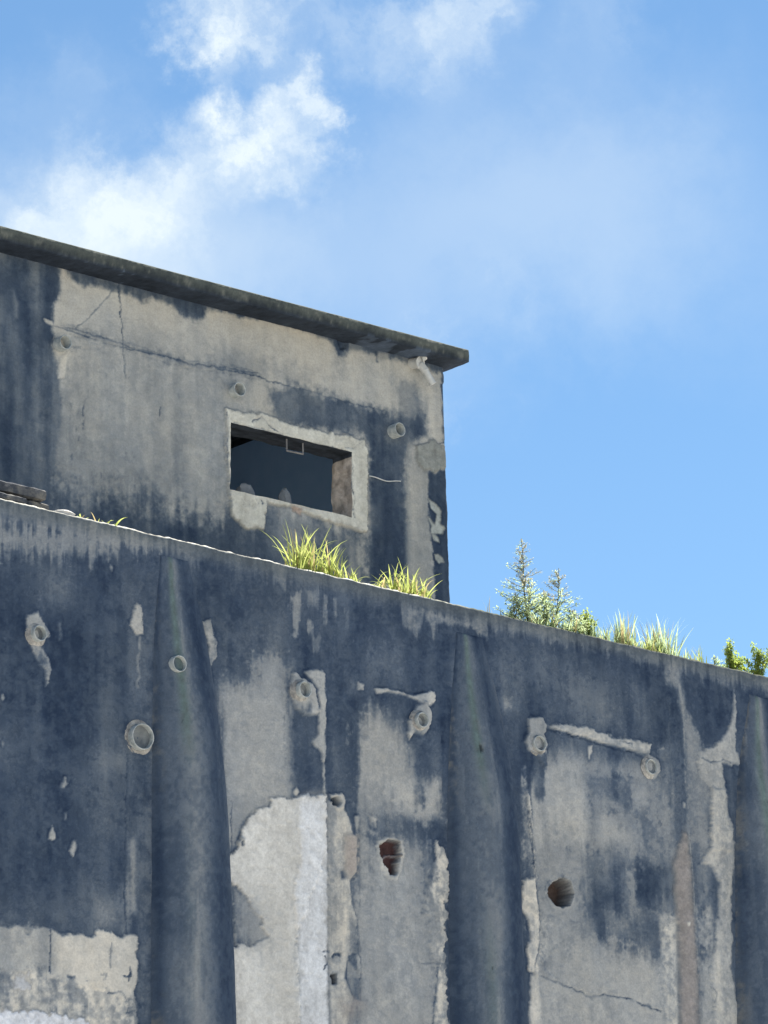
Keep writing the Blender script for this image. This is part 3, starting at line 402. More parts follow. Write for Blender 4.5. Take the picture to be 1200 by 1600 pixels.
 ('S',[(2.135,10.466),(2.271,10.495),(2.283,9.721),(2.139,9.694),(2.131,10.034)],0.86,0.85,0.0146,0.0195,0),
]

# ------------------------------------------------------------------ helpers
def tag(o, label=None, cat=None, group=None, kind=None):
    if label: o['label'] = label
    if cat: o['category'] = cat
    if group: o['group'] = group
    if kind: o['kind'] = kind
    return o
def empty(name, loc):
    o = bpy.data.objects.new(name, None); o.location = loc; o.empty_display_size = .2; COL.objects.link(o); return o
def link(name, me, mat, parent=None):
    o = bpy.data.objects.new(name, me); COL.objects.link(o)
    if mat: me.materials.append(mat)
    if parent:
        o.parent = parent; o.matrix_parent_inverse = Matrix.Translation(-parent.matrix_basis.translation) if parent.parent is None else Matrix.Identity(4)
    return o
class MB:
    def __init__(s): s.v = []; s.f = []
    def add(s, vs, fs):
        b = len(s.v); s.v += [tuple(p) for p in vs]; s.f += [tuple(i + b for i in q) for q in fs]
    def grid(s, rows, close=False):
        n = len(rows[0]); fs = []
        for i in range(len(rows) - 1):
            for j in range(n if close else n - 1):
                k = (j + 1) % n; fs.append((i*n + j, i*n + k, (i+1)*n + k, (i+1)*n + j))
        s.add([p for r in rows for p in r], fs)
    def tube(s, pts, rads, n=6, cap=True):
        rows = []
        for i, p in enumerate(pts):
            p = Vector(p); a = Vector(pts[max(0, i-1)]); b = Vector(pts[min(len(pts)-1, i+1)])
            q = (b - a).to_track_quat('Z', 'Y'); r = rads[i] if hasattr(rads, '__len__') else rads
            rows.append([p + q @ Vector((r*math.cos(2*math.pi*k/n), r*math.sin(2*math.pi*k/n), 0)) for k in range(n)])
        b0 = len(s.v); s.grid(rows, True)
        if cap:
            s.f.append(tuple(b0 + k for k in range(n))[::-1]); e = b0 + (len(rows)-1)*n; s.f.append(tuple(e + k for k in range(n)))
    def build(s, name, mat, parent=None, smooth=False):
        me = bpy.data.meshes.new(name); me.from_pydata(s.v, [], s.f); me.update()
        if smooth: me.polygons.foreach_set('use_smooth', [True]*len(me.polygons))
        return link(name, me, mat, parent)

# value noise for numpy arrays
def _hash(ix, iz, seed):
    h = (ix.astype(np.int64)*374761393 + iz.astype(np.int64)*668265263 + seed*974634777) & 0x7fffffff
    h = ((h ^ (h >> 13))*1274126177) & 0x7fffffff
    return ((h ^ (h >> 16)) & 0xffff)/65535.0
def vnoise(x, z, seed):
    ix = np.floor(x); iz = np.floor(z); fx = x-ix; fz = z-iz
    fx = fx*fx*(3-2*fx); fz = fz*fz*(3-2*fz)
    a = _hash(ix, iz, seed); b = _hash(ix+1, iz, seed); c = _hash(ix, iz+1, seed); d = _hash(ix+1, iz+1, seed)
    return a + (b-a)*fx + (c-a)*fz + (a-b-c+d)*fx*fz
def fbm(x, z, seed, octaves=4, rough=.55):
    t = 0; amp = 1; tot = 0
    for o in range(octaves):
        t = t + amp*vnoise(x*2**o + 17.3*o, z*2**o + 5.1*o, seed+o*7); tot += amp; amp *= rough
    return t/tot - .5
def sstep(a, b, x):
    t = np.clip((x-a)/(b-a), 0, 1); return t*t*(3-2*t)
def seg_dist(x, z, pts, closed):
    d = np.full(x.shape, 1e9); n = len(pts)
    for i in range(n if closed else n-1):
        ax, az = pts[i]; bx, bz = pts[(i+1) % n]; vx, vz = bx-ax, bz-az
        t = np.clip(((x-ax)*vx + (z-az)*vz)/max(vx*vx+vz*vz, 1e-12), 0, 1)
        d = np.minimum(d, (x-ax-t*vx)**2 + (z-az-t*vz)**2)
    return np.sqrt(d)
def inside(x, z, pts):
    c = np.zeros(x.shape, bool); n = len(pts)
    for i in range(n):
        ax, az = pts[i]; bx, bz = pts[i-1]
        if az == bz: continue
        c ^= ((az > z) != (bz > z)) & (x < (bx-ax)*(z-az)/(bz-az) + ax)
    return c
PLASTER = np.array((.53, .495, .435)); GREY = np.array((.185, .20, .215)); SOOT = np.array((.033, .050, .082))  # soot stain colour, its blue lift imitating camera flare
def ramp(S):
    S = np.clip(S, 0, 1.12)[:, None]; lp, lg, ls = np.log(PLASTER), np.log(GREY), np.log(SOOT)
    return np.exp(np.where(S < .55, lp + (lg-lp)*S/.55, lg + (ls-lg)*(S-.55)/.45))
def weather(x, z, wear, base, seed, gk=.75):
    """soot, relief and colour of every wall vertex"""
    S = base.copy(); H = np.zeros_like(x)
    own = np.zeros((len(x), 3)); ow = np.zeros_like(x)
    streak = fbm(x*9, z*1.1, seed+1, 4); blot = fbm(x*1.6, z*1.3, seed+2, 5); fine = fbm(x*26, z*26, seed+3, 4, .65); vert = fbm(x*30, z*2.2, seed+4, 3)
    rnd_i = fbm(x*14, z*14, seed+5, 4, .6); fine2 = fbm(x*24+7, z*24+3, seed+13, 4, .65); drip = fbm(x*13, z*1.6, seed+6, 4, .6); wide = fbm(x*5, z*4, seed+7, 4, .6); comb = fbm(x*44, z*3.5, seed+8, 3, .6); grit = fbm(x*52, z*52, seed+14, 2, .7)
    S += .10*blot
    for w in wear:
        pts = w[1]; px = [p[0] for p in pts]; pz = [p[1] for p in pts]
        m = .02 + (2.4*(w[4] + w[5]) if w[0] != 'L' else w[2]*2 + w[5])
        idx = np.nonzero((x > min(px)-m) & (x < max(px)+m) & (z > min(pz)-m) & (z < max(pz)+m))[0]
        if not len(idx): continue
        X, Zz = x[idx], z[idx]
        if w[0] == 'S':
            _, _, val, op, soft, warp, st = w
            d = seg_dist(X, Zz, pts, True); d = np.where(inside(X, Zz, pts), d, -d)
            d = d + warp*(1.7*comb[idx] + 1.0*drip[idx] + .8*fine[idx] + .8*wide[idx] if st == 2 else 2.0*drip[idx] + 1.6*rnd_i[idx] + 1.8*wide[idx] if st else 1.6*rnd_i[idx] + fine[idx])
            soft = soft*(1.0 if st == 2 else 1.9 if st else 1.3); d = d + soft*(1.5*fine[idx] + 1.4*vert[idx] + .8*grit[idx])*(1.2*gk if st else .4); k = op*sstep(-soft, soft, d)*np.clip(.97 + .5*streak[idx] + .5*wide[idx], 0, 1.1)
            S[idx] += (val-S[idx])*np.clip(k, 0, 1); ow[idx] *= 1-np.clip(k, 0, 1)*.6
        elif w[0] == 'C':
            _, _, val, op, soft, warp, h, col, ro = w
            d = seg_dist(X, Zz, pts, True); d = np.where(inside(X, Zz, pts), d, -d)
            d = d + warp*(2.0*rnd_i[idx] + 2.4*fine[idx]) + (.010*fine[idx] + .006*grit[idx])*(h > -.03)
            soft = max(soft*1.3, .008)*(1 + 2.2*np.clip(wide[idx]*2, 0, 1)); k = op*sstep(-soft, soft, d)
            S[idx] += .16*np.exp(-((d + .010)/.008)**2)*np.clip(.5 + 3*rnd_i[idx], 0, 1)*(h != 0)  # random dark rim beside relief edges, a painted shadow line
            S[idx] += (val + ro*1.1*fine[idx] + ro*.5*vert[idx] + .18*wide[idx] + .14*streak[idx] - S[idx])*k
            kk = op*sstep(-.007, .007, d)
            if h < -.03: H[idx] += (h - H[idx])*kk
            else: H[idx] += h*kk + ro*.006*fine[idx]*kk
            if col: own[idx] = own[idx]*(1-k)[:, None] + np.array(col)*k[:, None]; ow[idx] = np.maximum(ow[idx]*(1-k), k)
            else: ow[idx] *= 1-k
        else:
            _, _, wd, val, op, jit, dep, col = w
            d = seg_dist(X + jit*(3.5*rnd_i[idx] + 3*fine[idx]), Zz + jit*(3*fine2[idx] + 2*wide[idx]), pts, False); wd = max(wd, .0070)
            k = op*np.clip(1.3 - d/wd, 0, 1)*np.clip(.75 + 2.0*rnd_i[idx], .2, 1)
            S[idx] += (val-S[idx])*k; H[idx] -= dep*k
            if col: own[idx] = own[idx]*(1-k)[:, None] + np.array(col)*k[:, None]; ow[idx] = np.maximum(ow[idx]*(1-k), k)
            else: ow[idx] *= 1-k
    mid = np.where(S < .5, np.clip(.30 + 1.4*S, .30, 1), np.clip(1.3 - np.abs(S-.55)*1.1, .5, 1))
    flake = sstep(-.03, .05, fine + .5*wide) - .5; grime = sstep(.10, .20, rnd_i + .6*streak)
    S = S + mid*(.24*streak + .10*vert + .18*wide + gk*(.16*fine + .09*grit + .08*flake)) + .05*blot + gk*(.12*grime*mid - .10*sstep(.16, .24, fine - .3*streak)*mid)
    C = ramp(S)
    hue = fbm(x*2.3, z*1.7, seed+9, 4)
    C *= np.stack([1+.10*hue, 1+.02*hue, 1-.10*hue], 1)
    o = ow[:, None]; var = (1 + .5*fine + .25*streak + .2*vert + .45*wide + .25*grit)[:, None]
    C = C*(1-o) + own*var*o
    H = H + .004*fbm(x*3, z*3, seed+11, 4) + .0025*fine + .0014*grit + .002*flake*mid
    return S, H, C
def sheet_mesh(name, V, nx, nz, C, drop=None):
    """dense grid mesh, V is (nz*nx,3), with its colour attribute"""
    i = np.arange(nz-1)[:, None]*nx + np.arange(nx-1)[None, :]
    keep = np.ones(i.shape, bool)
    if drop: keep[drop[2]:drop[3], drop[0]:drop[1]] = False
    i = i[keep]; F = np.stack([i, i+1, i+1+nx, i+nx], 1).astype(np.int32)
    me = bpy.data.meshes.new(name); me.vertices.add(len(V)); me.vertices.foreach_set('co', V.astype(np.float32).ravel())
    me.loops.add(F.size); me.loops.foreach_set('vertex_index', F.ravel())
    me.polygons.add(len(F)); me.polygons.foreach_set('loop_start', np.arange(0, F.size, 4, dtype=np.int32))
    me.polygons.foreach_set('use_smooth', np.ones(len(F), bool))
    me.update(calc_edges=True)
    at = me.color_attributes.new('tint', 'FLOAT_COLOR', 'POINT')
    at.data.foreach_set('color', np.concatenate([np.clip(C, .004, .85), np.ones((len(C), 1))], 1).astype(np.float32).ravel())
    return me

# ------------------------------------------------------------------ materials
def mat_base(name):
    m = bpy.data.materials.new(name); m.use_nodes = True; t = m.node_tree; t.nodes.clear()
    out = N(t, 'ShaderNodeOutputMaterial'); b = N(t, 'ShaderNodeBsdfPrincipled'); t.links.new(b.outputs[0], out.inputs[0]); return m, t, b, out
def noise(t, scale, detail=5, rough=.6, vec=None):
    n = N(t, 'ShaderNodeTexNoise'); n.inputs['Scale'].default_value = scale; n.inputs['Detail'].default_value = detail; n.inputs['Roughness'].default_value = rough
    if vec: t.links.new(vec, n.inputs['Vector'])
    return n.outputs['Fac']
def concrete_attr(name, bump=.7, grain=.42):
    m, t, b, out = mat_base(name); L = t.links
    tc = N(t, 'ShaderNodeTexCoord'); vec = tc.outputs['Object']
    a = N(t, 'ShaderNodeAttribute', attribute_name='tint')
    n1 = noise(t, 70, 8, .75, vec); n2 = noise(t, 12, 5, .6, vec)
    k = math_node(t, 'ADD', math_node(t, 'MULTIPLY', n1, grain*2), math_node(t, 'MULTIPLY', n2, grain))
    k = math_node(t, 'ADD', k, 1-grain*1.5)
    mu = N(t, 'ShaderNodeVectorMath', operation='SCALE'); L.new(a.outputs['Color'], mu.inputs[0]); L.new(k, mu.inputs['Scale'])
    L.new(mu.outputs[0], b.inputs['Base Color']); b.inputs['Roughness'].default_value = .95; b.inputs['Specular IOR Level'].default_value = .08
    n3 = noise(t, 90, 6, .7, vec); bp = N(t, 'ShaderNodeBump'); bp.inputs['Strength'].default_value = bump; bp.inputs['Distance'].default_value = .006
    h = math_node(t, 'ADD', math_node(t, 'MULTIPLY', n3, .6), n2); L.new(h, bp.inputs['Height']); L.new(bp.outputs[0], b.inputs['Normal'])
    return m
def mottled(name, cols, scale=8, rough=.85, bump=.4, bscale=60, stretch=None):
    """procedural colour ramp over noise; cols = [(pos, rgb)...]"""
    m, t, b, out = mat_base(name); L = t.links
    tc = N(t, 'ShaderNodeTexCoord'); vec = tc.outputs['Object']
    if stretch:
        mp = N(t, 'ShaderNodeMapping'); L.new(vec, mp.inputs['Vector']); mp.inputs['Scale'].default_value = stretch; vec = mp.outputs[0]
    f = noise(t, scale, 7, .65, vec); cr = N(t, 'ShaderNodeValToRGB'); L.new(f, cr.inputs[0])
    e = cr.color_ramp.elements
    while len(e) < len(cols): e.new(.5)
    for i, (p, c) in enumerate(cols): e[i].position = p; e[i].color = (*c, 1)
    L.new(cr.outputs[0], b.inputs['Base Color']); b.inputs['Roughness'].default_value = rough; b.inputs['Specular IOR Level'].default_value = .3
    bp = N(t, 'ShaderNodeBump'); bp.inputs['Strength'].default_value = bump; bp.inputs['Distance'].default_value = .005
    L.new(noise(t, bscale, 6, .7, tc.outputs['Object']), bp.inputs['Height']); L.new(bp.outputs[0], b.inputs['Normal'])
    return m
def leafy(name, c1, c2, trans=.5, scale=14):
    m, t, b, out = mat_base(name); L = t.links; t.nodes.remove(b)
    tc = N(t, 'ShaderNodeTexCoord'); f = noise(t, scale, 3, .6, tc.outputs['Object'])
    cr = N(t, 'ShaderNodeValToRGB'); L.new(f, cr.inputs[0]); e = cr.color_ramp.elements
    e[0].position = .3; e[0].color = (*c1, 1); e[1].position = .7; e[1].color = (*c2, 1)
    d = N(t, 'ShaderNodeBsdfDiffuse'); tr = N(t, 'ShaderNodeBsdfTranslucent'); mx = N(t, 'ShaderNodeMixShader'); mx.inputs[0].default_value = trans
    L.new(cr.outputs[0], d.inputs[0]); L.new(cr.outputs[0], tr.inputs[0]); L.new(d.outputs[0], mx.inputs[1]); L.new(tr.outputs[0], mx.inputs[2])
    L.new(mx.outputs[0], out.inputs[0]); return m
M = dict(
    wall=concrete_attr('weathered_concrete'), butt=concrete_attr('sooted_buttress_concrete', .8, .40),
    slab=mottled('mossy_roof_concrete', [(.30, (.009, .011, .013)), (.47, (.022, .026, .026)), (.58, (.040, .045, .038)), (.75, (.10, .10, .09))], 9, .95, 1.0, 40, (1, 1, 1.2)),
    deck=mottled('bleached_roof_deck', [(.3, (.2, .19, .17)), (.7, (.4, .38, .34))], 4),
    plain=mottled('grey_block_wall', [(.3, (.12, .12, .12)), (.7, (.3, .28, .25))], 2),
    blue=mottled('glare_blue_block', [(.3, (.20, .36, .62)), (.7, (.28, .44, .68))], 2),  # blue put into the block colour to imitate glare in the interior
    jamb=mottled('broken_jamb_plaster', [(.3, (.07, .06, .055)), (.5, (.19, .165, .145)), (.7, (.36, .33, .29))], 14, .9, 1.0, 40),
    pipe=mottled('weathered_plastic_pipe', [(.3, (.17, .195, .205)), (.5, (.31, .335, .335)), (.72, (.46, .47, .45))], 22, .7, .4),
    dirt=mottled('silt_inside_pipe', [(.3, (.09, .10, .11)), (.7, (.2, .215, .22))], 20),
    collar=mottled('pale_pipe_mortar', [(.3, (.10, .105, .11)), (.5, (.26, .25, .235)), (.65, (.42, .40, .36))], 22, .95, 1.0, 50),
    white=mottled('white_plastic', [(.3, (.33, .34, .34)), (.7, (.52, .52, .50))], 18, .6, .2),
    stone=mottled('old_concrete_slab', [(.3, (.02, .026, .036)), (.5, (.05, .055, .065)), (.7, (.18, .17, .15))], 9, .95, .9, 40),
    chunk=mottled('pale_plaster_lump', [(.3, (.3, .3, .29)), (.7, (.5, .48, .45))], 12),
    lump=mottled('dim_plaster_lump', [(.3, (.13, .14, .15)), (.7, (.24, .24, .235))], 12),  # plaster darkened in colour to stand in for dim light inside the opening
    metal=mottled('galvanised_bracket', [(.3, (.3, .3, .3)), (.7, (.45, .45, .44))], 10, .5, .1),
    dull=mottled('dull_rusty_steel', [(.3, (.12, .12, .13)), (.7, (.22, .21, .2))], 10, .7, .2),
    ground=mottled('concrete_yard', [(.3, (.30, .29, .265)), (.7, (.46, .44, .41))], .4, .9, .3, 20),
    grass=leafy('sunlit_grass', (.27, .34, .08), (.48, .51, .19), .5, 18),
    dry=leafy('dry_grass', (.34, .27, .13), (.5, .42, .22), .4, 18),
    weed=leafy('weed_leaf', (.30, .39, .20), (.47, .54, .31), .6),
    tip=leafy('weed_seed_head', (.28, .29, .20), (.42, .40, .29), .5),
    shrub=leafy('shrub_leaf', (.22, .31, .07), (.40, .45, .12), .55),
    stem=mottled('brown_weed_stem', [(.3, (.06, .065, .03)), (.7, (.14, .12, .07))], 20),
)

# ------------------------------------------------------------------ ground
g = MB(); S_ = 900
g.add([(-S_, -S_, 0), (S_, -S_, 0), (S_, S_, 0), (-S_, S_, 0)], [(0, 1, 2, 3)])
tag(g.build('ground', M['ground']), kind='structure')

# ------------------------------------------------------------------ the lower building
def top_z(x): return 8.0885 - .010575*np.clip(x, -6, 6)
X0, X1 = -14.0, 18.0
bld = empty('concrete_building', (0, 0, 0))
tag(bld, 'tall soot-stained concrete building with three tapering buttresses below the rooftop hut', 'building')
def build_lower():
    xs = np.concatenate([np.arange(X0, -7, .2), np.arange(-7, -3.9, .025), np.arange(-3.9, 4.6, .009), np.arange(4.6, 9, .022), np.arange(9, X1+.01, .2)])
    zs = np.concatenate([np.arange(0, 4.7, .12), np.arange(4.7, 8.06, .0072), [8.06, 8.067, 8.074, 8.081, 8.0885]])
    nx, nz = len(xs), len(zs)
    Xg, Zg = np.meshgrid(xs, zs); Zg = Zg + (top_z(Xg)-8.0885)*sstep(6.8, 8.0885, Zg)
    x, z = Xg.ravel(), Zg.ravel()
    base = .90 + .10*fbm(x*.8, z*.5, 3, 3) + .12*fbm(x*7, z*.7, 31, 4)
    far = np.clip(np.maximum(np.abs(x)-3.9, 4.7-z), 0, 1)
    base -= far*np.clip(fbm(x*.5, z*.4, 8, 4)*2.2 + .12, 0, .6)
    S, H, C = weather(x, z, LOWER_WEAR, base, 100)
    # thin mossy, lime-washed lip along the top
    lip = sstep(.12, 0, top_z(x)-z); C = C*(1-.35*lip[:, None]) + np.array((.12, .125, .10))*.35*lip[:, None]
    nlip = fbm(x*9, z*0, 55, 4)
    V = np.stack([x, -H, z], 1)
    # top edge: rounded lip then the flat of the parapet
    rows = [V]; cols = [C]; xe = xs; ze = top_z(xe); H1 = H.reshape(nz, nx)[-1]
    n1 = fbm(xe*14, xe*0+1, 61, 4); n2 = fbm(xe*30, xe*0+4, 62, 3); n3 = fbm(xe*2.1, xe*0+4, 66, 3)
    for dy, dz in ((.004, .006), (.012, .012), (.03, .016), (.09, .018), (.5, .012)):
        rows.append(np.stack([xe, -H1*(dy < .01) + dy + .006*n2, ze + dz*(1 + .8*n2) + .012*n1 + .008*n3*0], 1))
        mossy = sstep(.2, 1.0, xe + .5*n3 + .8*n1)[:, None]; pale = np.array((.36, .35, .31))*(1-mossy) + np.array((.075, .08, .05))*mossy
        cols.append(np.clip(pale*(1 + 1.3*n1 + .9*n2)[:, None], .02, .5))
    # let the last wall rows follow the uneven lip
    Vg = V.reshape(nz, nx, 3)
    for q in range(6): Vg[-1-q, :, 2] += .012*n1*(1-q/6)
    V = np.concatenate([Vg.reshape(-1, 3)] + rows[1:]); C = np.concatenate([C] + cols[1:])
    me = sheet_mesh('wall', V, nx, nz + 5, C)
    link('wall', me, M['wall'], bld)
build_lower()
m = MB()
zr = 8.05
m.add([(X0, .4, zr), (X1, .4, zr), (X1, 14, zr), (X0, 14, zr)], [(0, 1, 2, 3)]); m.build('roof_deck', M['deck'], bld)
m = MB()
m.add([(X0, .02, 0), (X0, 14, 0), (X0, 14, 8.09), (X0, .02, 8.09), (X1, .02, 0), (X1, 14, 0), (X1, 14, 8.03), (X1, .02, 8.03)], [(0, 3, 2, 1), (4, 5, 6, 7), (1, 2, 6, 5)])
m.build('side_wall', M['plain'], bld)

def butt_depth(w, below_top): return w*(.10 + .42*sstep(-.05, 1.3, below_top))*np.sqrt(np.clip(below_top/.05, 0, 1))
def buttress(tab, seed):
    """tapering half-round buttress; tab = [(z, left contact x, half width)] from the top down"""
    zs_t = np.array([t[0] for t in tab])[::-1]; xl_t = np.array([t[1] for t in tab])[::-1]; w_t = np.array([t[2] for t in tab])[::-1]
    zs = np.concatenate([np.arange(0, 4.6, .12), np.arange(4.6, zs_t[-1], .012), [zs_t[-1]]]); nph = 80
    ph = np.linspace(-math.pi/2, math.pi/2, nph); Pg, Zg = np.meshgrid(ph, zs)
    
    def smooth(v): return sum(np.interp(zs + o, zs_t, v) for o in np.linspace(-.22, .22, 9))/9
    w = np.repeat(smooth(w_t)[:, None], nph, 1); xl = np.repeat(smooth(xl_t)[:, None], nph, 1)
    D = butt_depth(w, zs_t[-1]-Zg)
    p, z = Pg.ravel(), Zg.ravel(); u = (xl + w).ravel() + w.ravel()*p/(math.pi/2)
    n = fbm(u*6+seed, z*2, seed, 4); f = fbm(u*36+seed, z*30, seed+1, 3); st = fbm(u*15+seed, z*1.3, seed+2, 4)
    # slightly flattened front, as cast in boards
    q = p/(math.pi/2)
    x = (xl + w).ravel() + w.ravel()*q; y = -(D.ravel()*np.cos(p)**.72) - .009*n - .0025*f - .004*fbm(u*14, z*9, seed+15, 4) + .014*sstep(.9, 1.0, np.abs(q))
    blot = fbm(u*3+seed, z*.9, seed+5, 4); wide = fbm(u*5, z*2.2, seed+6, 4)
    flk = sstep(-.02, .06, f*.8 + wide) - .5; S = .86 + .12*st + .16*blot + .12*f + .16*wide + .05*flk - .10*sstep(.17, .27, st + .5*f)
    S = S - .24*np.exp(-((q+.22)/.30)**2)*(1 + 1.0*st + .8*blot) + .12*np.exp(-((q-.45)/.3)**2) + .14*np.exp(-((q+.9)/.08)**2)      # light and shade painted in: lighter crest, darker lee flank and left edge
    green = np.exp(-((q+.34)/.13)**2)*sstep(-.25, .25, blot + .5*sstep(6.3, 7.3, z) - .12)
    edge = sstep(.72, .96, np.abs(q)); ee = edge*sstep(-.02, .25, fbm(u*9, z*1.6, seed+8, 4) + .6*f)
    ee = ee*np.where(q < 0, 1, .3); S = S - .22*ee
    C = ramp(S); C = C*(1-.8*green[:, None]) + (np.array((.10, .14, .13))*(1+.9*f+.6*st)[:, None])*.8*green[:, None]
    pits = sstep(.26, .32, fbm(u*30+st, z*9, seed+12, 4))*sstep(.2, .5, green); C *= (1-.6*pits)[:, None]; y = y + .006*pits
    C = C*np.stack([1+.15*ee, 1+0*ee, 1-.15*ee], 1)
    me = sheet_mesh('buttress', np.stack([x, y, z], 1), nph, len(zs), C)
    link('buttress', me, M['butt'], bld)
buttress([(7.99, -1.80, .10), (7.916, -1.817, .125), (7.605, -1.86, .205), (7.04, -1.879, .262), (6.485, -1.889, .298), (5.095, -1.906, .33), (0, -1.98, .43)], 201)
buttress([(7.90, .69, .10), (7.844, .66, .14), (7.403, .60, .24), (6.758, .545, .315), (6.3, .53, .325), (5.306, .512, .335), (0, .44, .44)], 202)
buttress([(7.90, 3.52, .10), (7.84, 3.49, .14), (7.392, 3.344, .25), (6.883, 3.278, .32), (5.538, 3.18, .37), (0, 3.05, .5)], 203)

# pipe stubs: (x, z, radius, length, y of the wall surface there, collar)
def pipe(parent, x, z, r, ln_, y0, collar, rng, sil=.03):
    ax = Vector((rng.uniform(-.06, .06), -1, rng.uniform(-.05, .05))).normalized(); q = ax.to_track_quat('Z', 'Y'); n = 28
    def ring(d, rr, wob=0): return [Vector((x, y0, z)) + q @ Vector((rr*math.cos(2*math.pi*k/n), rr*math.sin(2*math.pi*k/n), d + wob*math.sin(k*1.7))) for k in range(n)]
    m = MB(); t = .007
    m.grid([ring(-.12, r), ring(ln_-.003, r), ring(ln_, r-.0015, .0012), ring(ln_, r-t+.0015, .0012), ring(ln_-.003, r-t), ring(-.12, r-t)], True)
    o = m.build('drain_pipe', M['pipe'], parent, True)
    m = MB(); m.add(ring(sil-.02, r-t) + [Vector((x, y0, z)) + q @ Vector((0, 0, sil-.035))], [(k, (k+1) % n, n) for k in range(n)])
    m.build('silt', M['dirt'], o)
    if collar:
        m = MB(); rows = []
        for a, (rr, d) in enumerate(((r-.002, .45), (r+.003, .5), (r+.009, .4), (r+.018, .15), (r+.026, -.3))):
            rows.append([Vector((x, y0, z)) + q @ Vector(((rr + .006*collar*math.sin(3*th_+a) + rng.uniform(-.002, .002))*math.cos(th_), (rr*1.05 + .006*collar*math.sin(2*th_+1))*math.sin(th_), d*.045*collar + rng.uniform(-.002, .002))) for th_ in [2*math.pi*k/36 for k in range(36)]])
        m.grid(rows, True); m.build('mortar_collar', M['collar'], o, True)
rng = random.Random(5)
for x, z, r, l, y0, c in [(-2.757, 7.332, .049, .045, -.008, .5), (-1.735, 7.295, .052, .05, -.05, 0), (-1.985, 6.815, .080, .050, -.004, .12),
                          (-.704, 7.295, .053, .05, -.02, .6), (.307, 7.246, .050, .045, -.015, .7), (1.378, 7.242, .054, .03, -.012, .45), (2.448, 7.23, .054, .022, -.008, .3)]:
    pipe(bld, x, z, r, l, y0, c, rng)

# ------------------------------------------------------------------ the hut on the roof
YH = 1.6; HX0, HX1 = -6.0, 2.17; HZ0 = 8.05
WX0, WX1, WZ0, WZ1 = .098, 1.213, 9.162, 9.648
def slab_bottom(x): return 10.461 + .01183*x
hut = empty('rooftop_hut', (0, YH, HZ0))
tag(hut, 'stained concrete hut with a broken window hole and overhanging mossy roof slab, on the roof', 'hut')
def build_hut():
    xs = np.unique(np.round(np.concatenate([np.arange(HX0, -2.5, .15), np.arange(-2.5, WX0, .009), np.linspace(WX0, WX1, 125), np.arange(WX1+.009, HX1-.012, .009), [HX1-.010, HX1-.004, HX1]]), 4))
    zs = np.unique(np.round(np.concatenate([[HZ0, 8.2, 8.35], np.arange(8.45, WZ0, .0075), np.linspace(WZ0, WZ1, 66), np.arange(WZ1+.0075, 10.49, .0075)]), 4))
    nx, nz = len(xs), len(zs); Xg, Zg = np.meshgrid(xs, zs); x, z = Xg.ravel(), Zg.ravel()
    base = .22 + .10*fbm(x*1.2, z*.9, 40, 4)
    S, H, C = weather(x, z, HUT_WEAR, base, 300, .42)
    C = C*np.array((1.0, .985, .95))
    # ragged edge of the opening and of the corner
    d = np.maximum(np.maximum(WX0-x, x-WX1), np.maximum(WZ0-z, z-WZ1)); near = np.clip(1-np.abs(d)/.06, 0, 1)
    jx = .022*fbm(z*7, z*0+3, 71, 4)*near; jz = .018*fbm(x*6, x*0+9, 72, 4)*near
    jz = jz - .022*sstep(.5, 0, x)*near*(z < 9.4)*0
    cn = sstep(.03, 0, HX1-x); H = H - cn*.018*(1+1.2*fbm(z*8, z*0, 73, 4)); jx = jx - cn*.018*(.5+fbm(z*5, z*0, 74, 4))
    V = np.stack([x+jx, YH-H, z+jz], 1)
    ix0, ix1 = int(np.argmin(np.abs(xs-WX0))), int(np.argmin(np.abs(xs-WX1))); iz0, iz1 = int(np.argmin(np.abs(zs-WZ0))), int(np.argmin(np.abs(zs-WZ1)))
    me = sheet_mesh('front_wall', V, nx, nz, C, (ix0, ix1, iz0, iz1)); link('front_wall', me, M['wall'], hut)
    G = V.reshape(nz, nx, 3)
    loop = [G[iz0, i] for i in range(ix0, ix1)] + [G[k, ix1] for k in range(iz0, iz1)] + [G[iz1, i] for i in range(ix1, ix0, -1)] + [G[k, ix0] for k in range(iz1, iz0, -1)]
    loop = np.array(loop); c = np.array(((WX0+WX1)/2, 0, (WZ0+WZ1)/2)); rows = []
    per = np.arange(len(loop))*.009; r2 = random.Random(9)
    for q in range(14):
        dep = .20*q/13; t = loop.copy(); t[:, 1] = np.where(q == 0, loop[:, 1], YH + dep)
        k = .022*fbm(per*14, per*0+dep*22, 81, 4) + .03*fbm(per*5, per*0+dep*12, 82, 3); k = k*min(1, q/2)
        dx = np.sign(t[:, 0]-c[0])*(np.abs(t[:, 0]-c[0]) > .53); dz = np.sign(t[:, 2]-c[2])*(np.abs(t[:, 2]-c[2]) > .22)
        t[:, 0] += dx*k; t[:, 2] += dz*k*.6
        rows.append([tuple(v) for v in t])
    R_ = np.array([r_ + r_[:1] for r_ in rows]); nl = R_.shape[1]; fl = R_.reshape(-1, 3)
    a = fbm(fl[:, 2]*16 + fl[:, 0]*3, fl[:, 1]*16, 401, 4); b = fbm(fl[:, 2]*40 + fl[:, 0]*20, fl[:, 1]*40, 402, 3)
    top = (fl[:, 2] > WZ1 - .03)[:, None]; jam = (fl[:, 0] > WX1 - .04)[:, None]  # top of the reveal coloured dark to imitate shade under the lintel
    cc = np.where(top, np.array((.035, .042, .055)), np.where(jam, np.array((.40, .345, .30)), np.array((.40, .37, .33))))*(1 + 1.1*a + .9*b)[:, None]
    link('window_reveal', sheet_mesh('window_reveal', fl, nl, len(rows), cc), M['wall'], hut)
build_hut()
HB = YH + 3.4; zt_ = 10.46
m = MB()
m.add([(HX1-.012, YH+.018, HZ0), (HX1-.012, HB, HZ0), (HX1-.012, HB, 10.49), (HX1-.012, YH+.018, 10.49)], [(0, 1, 2, 3)])
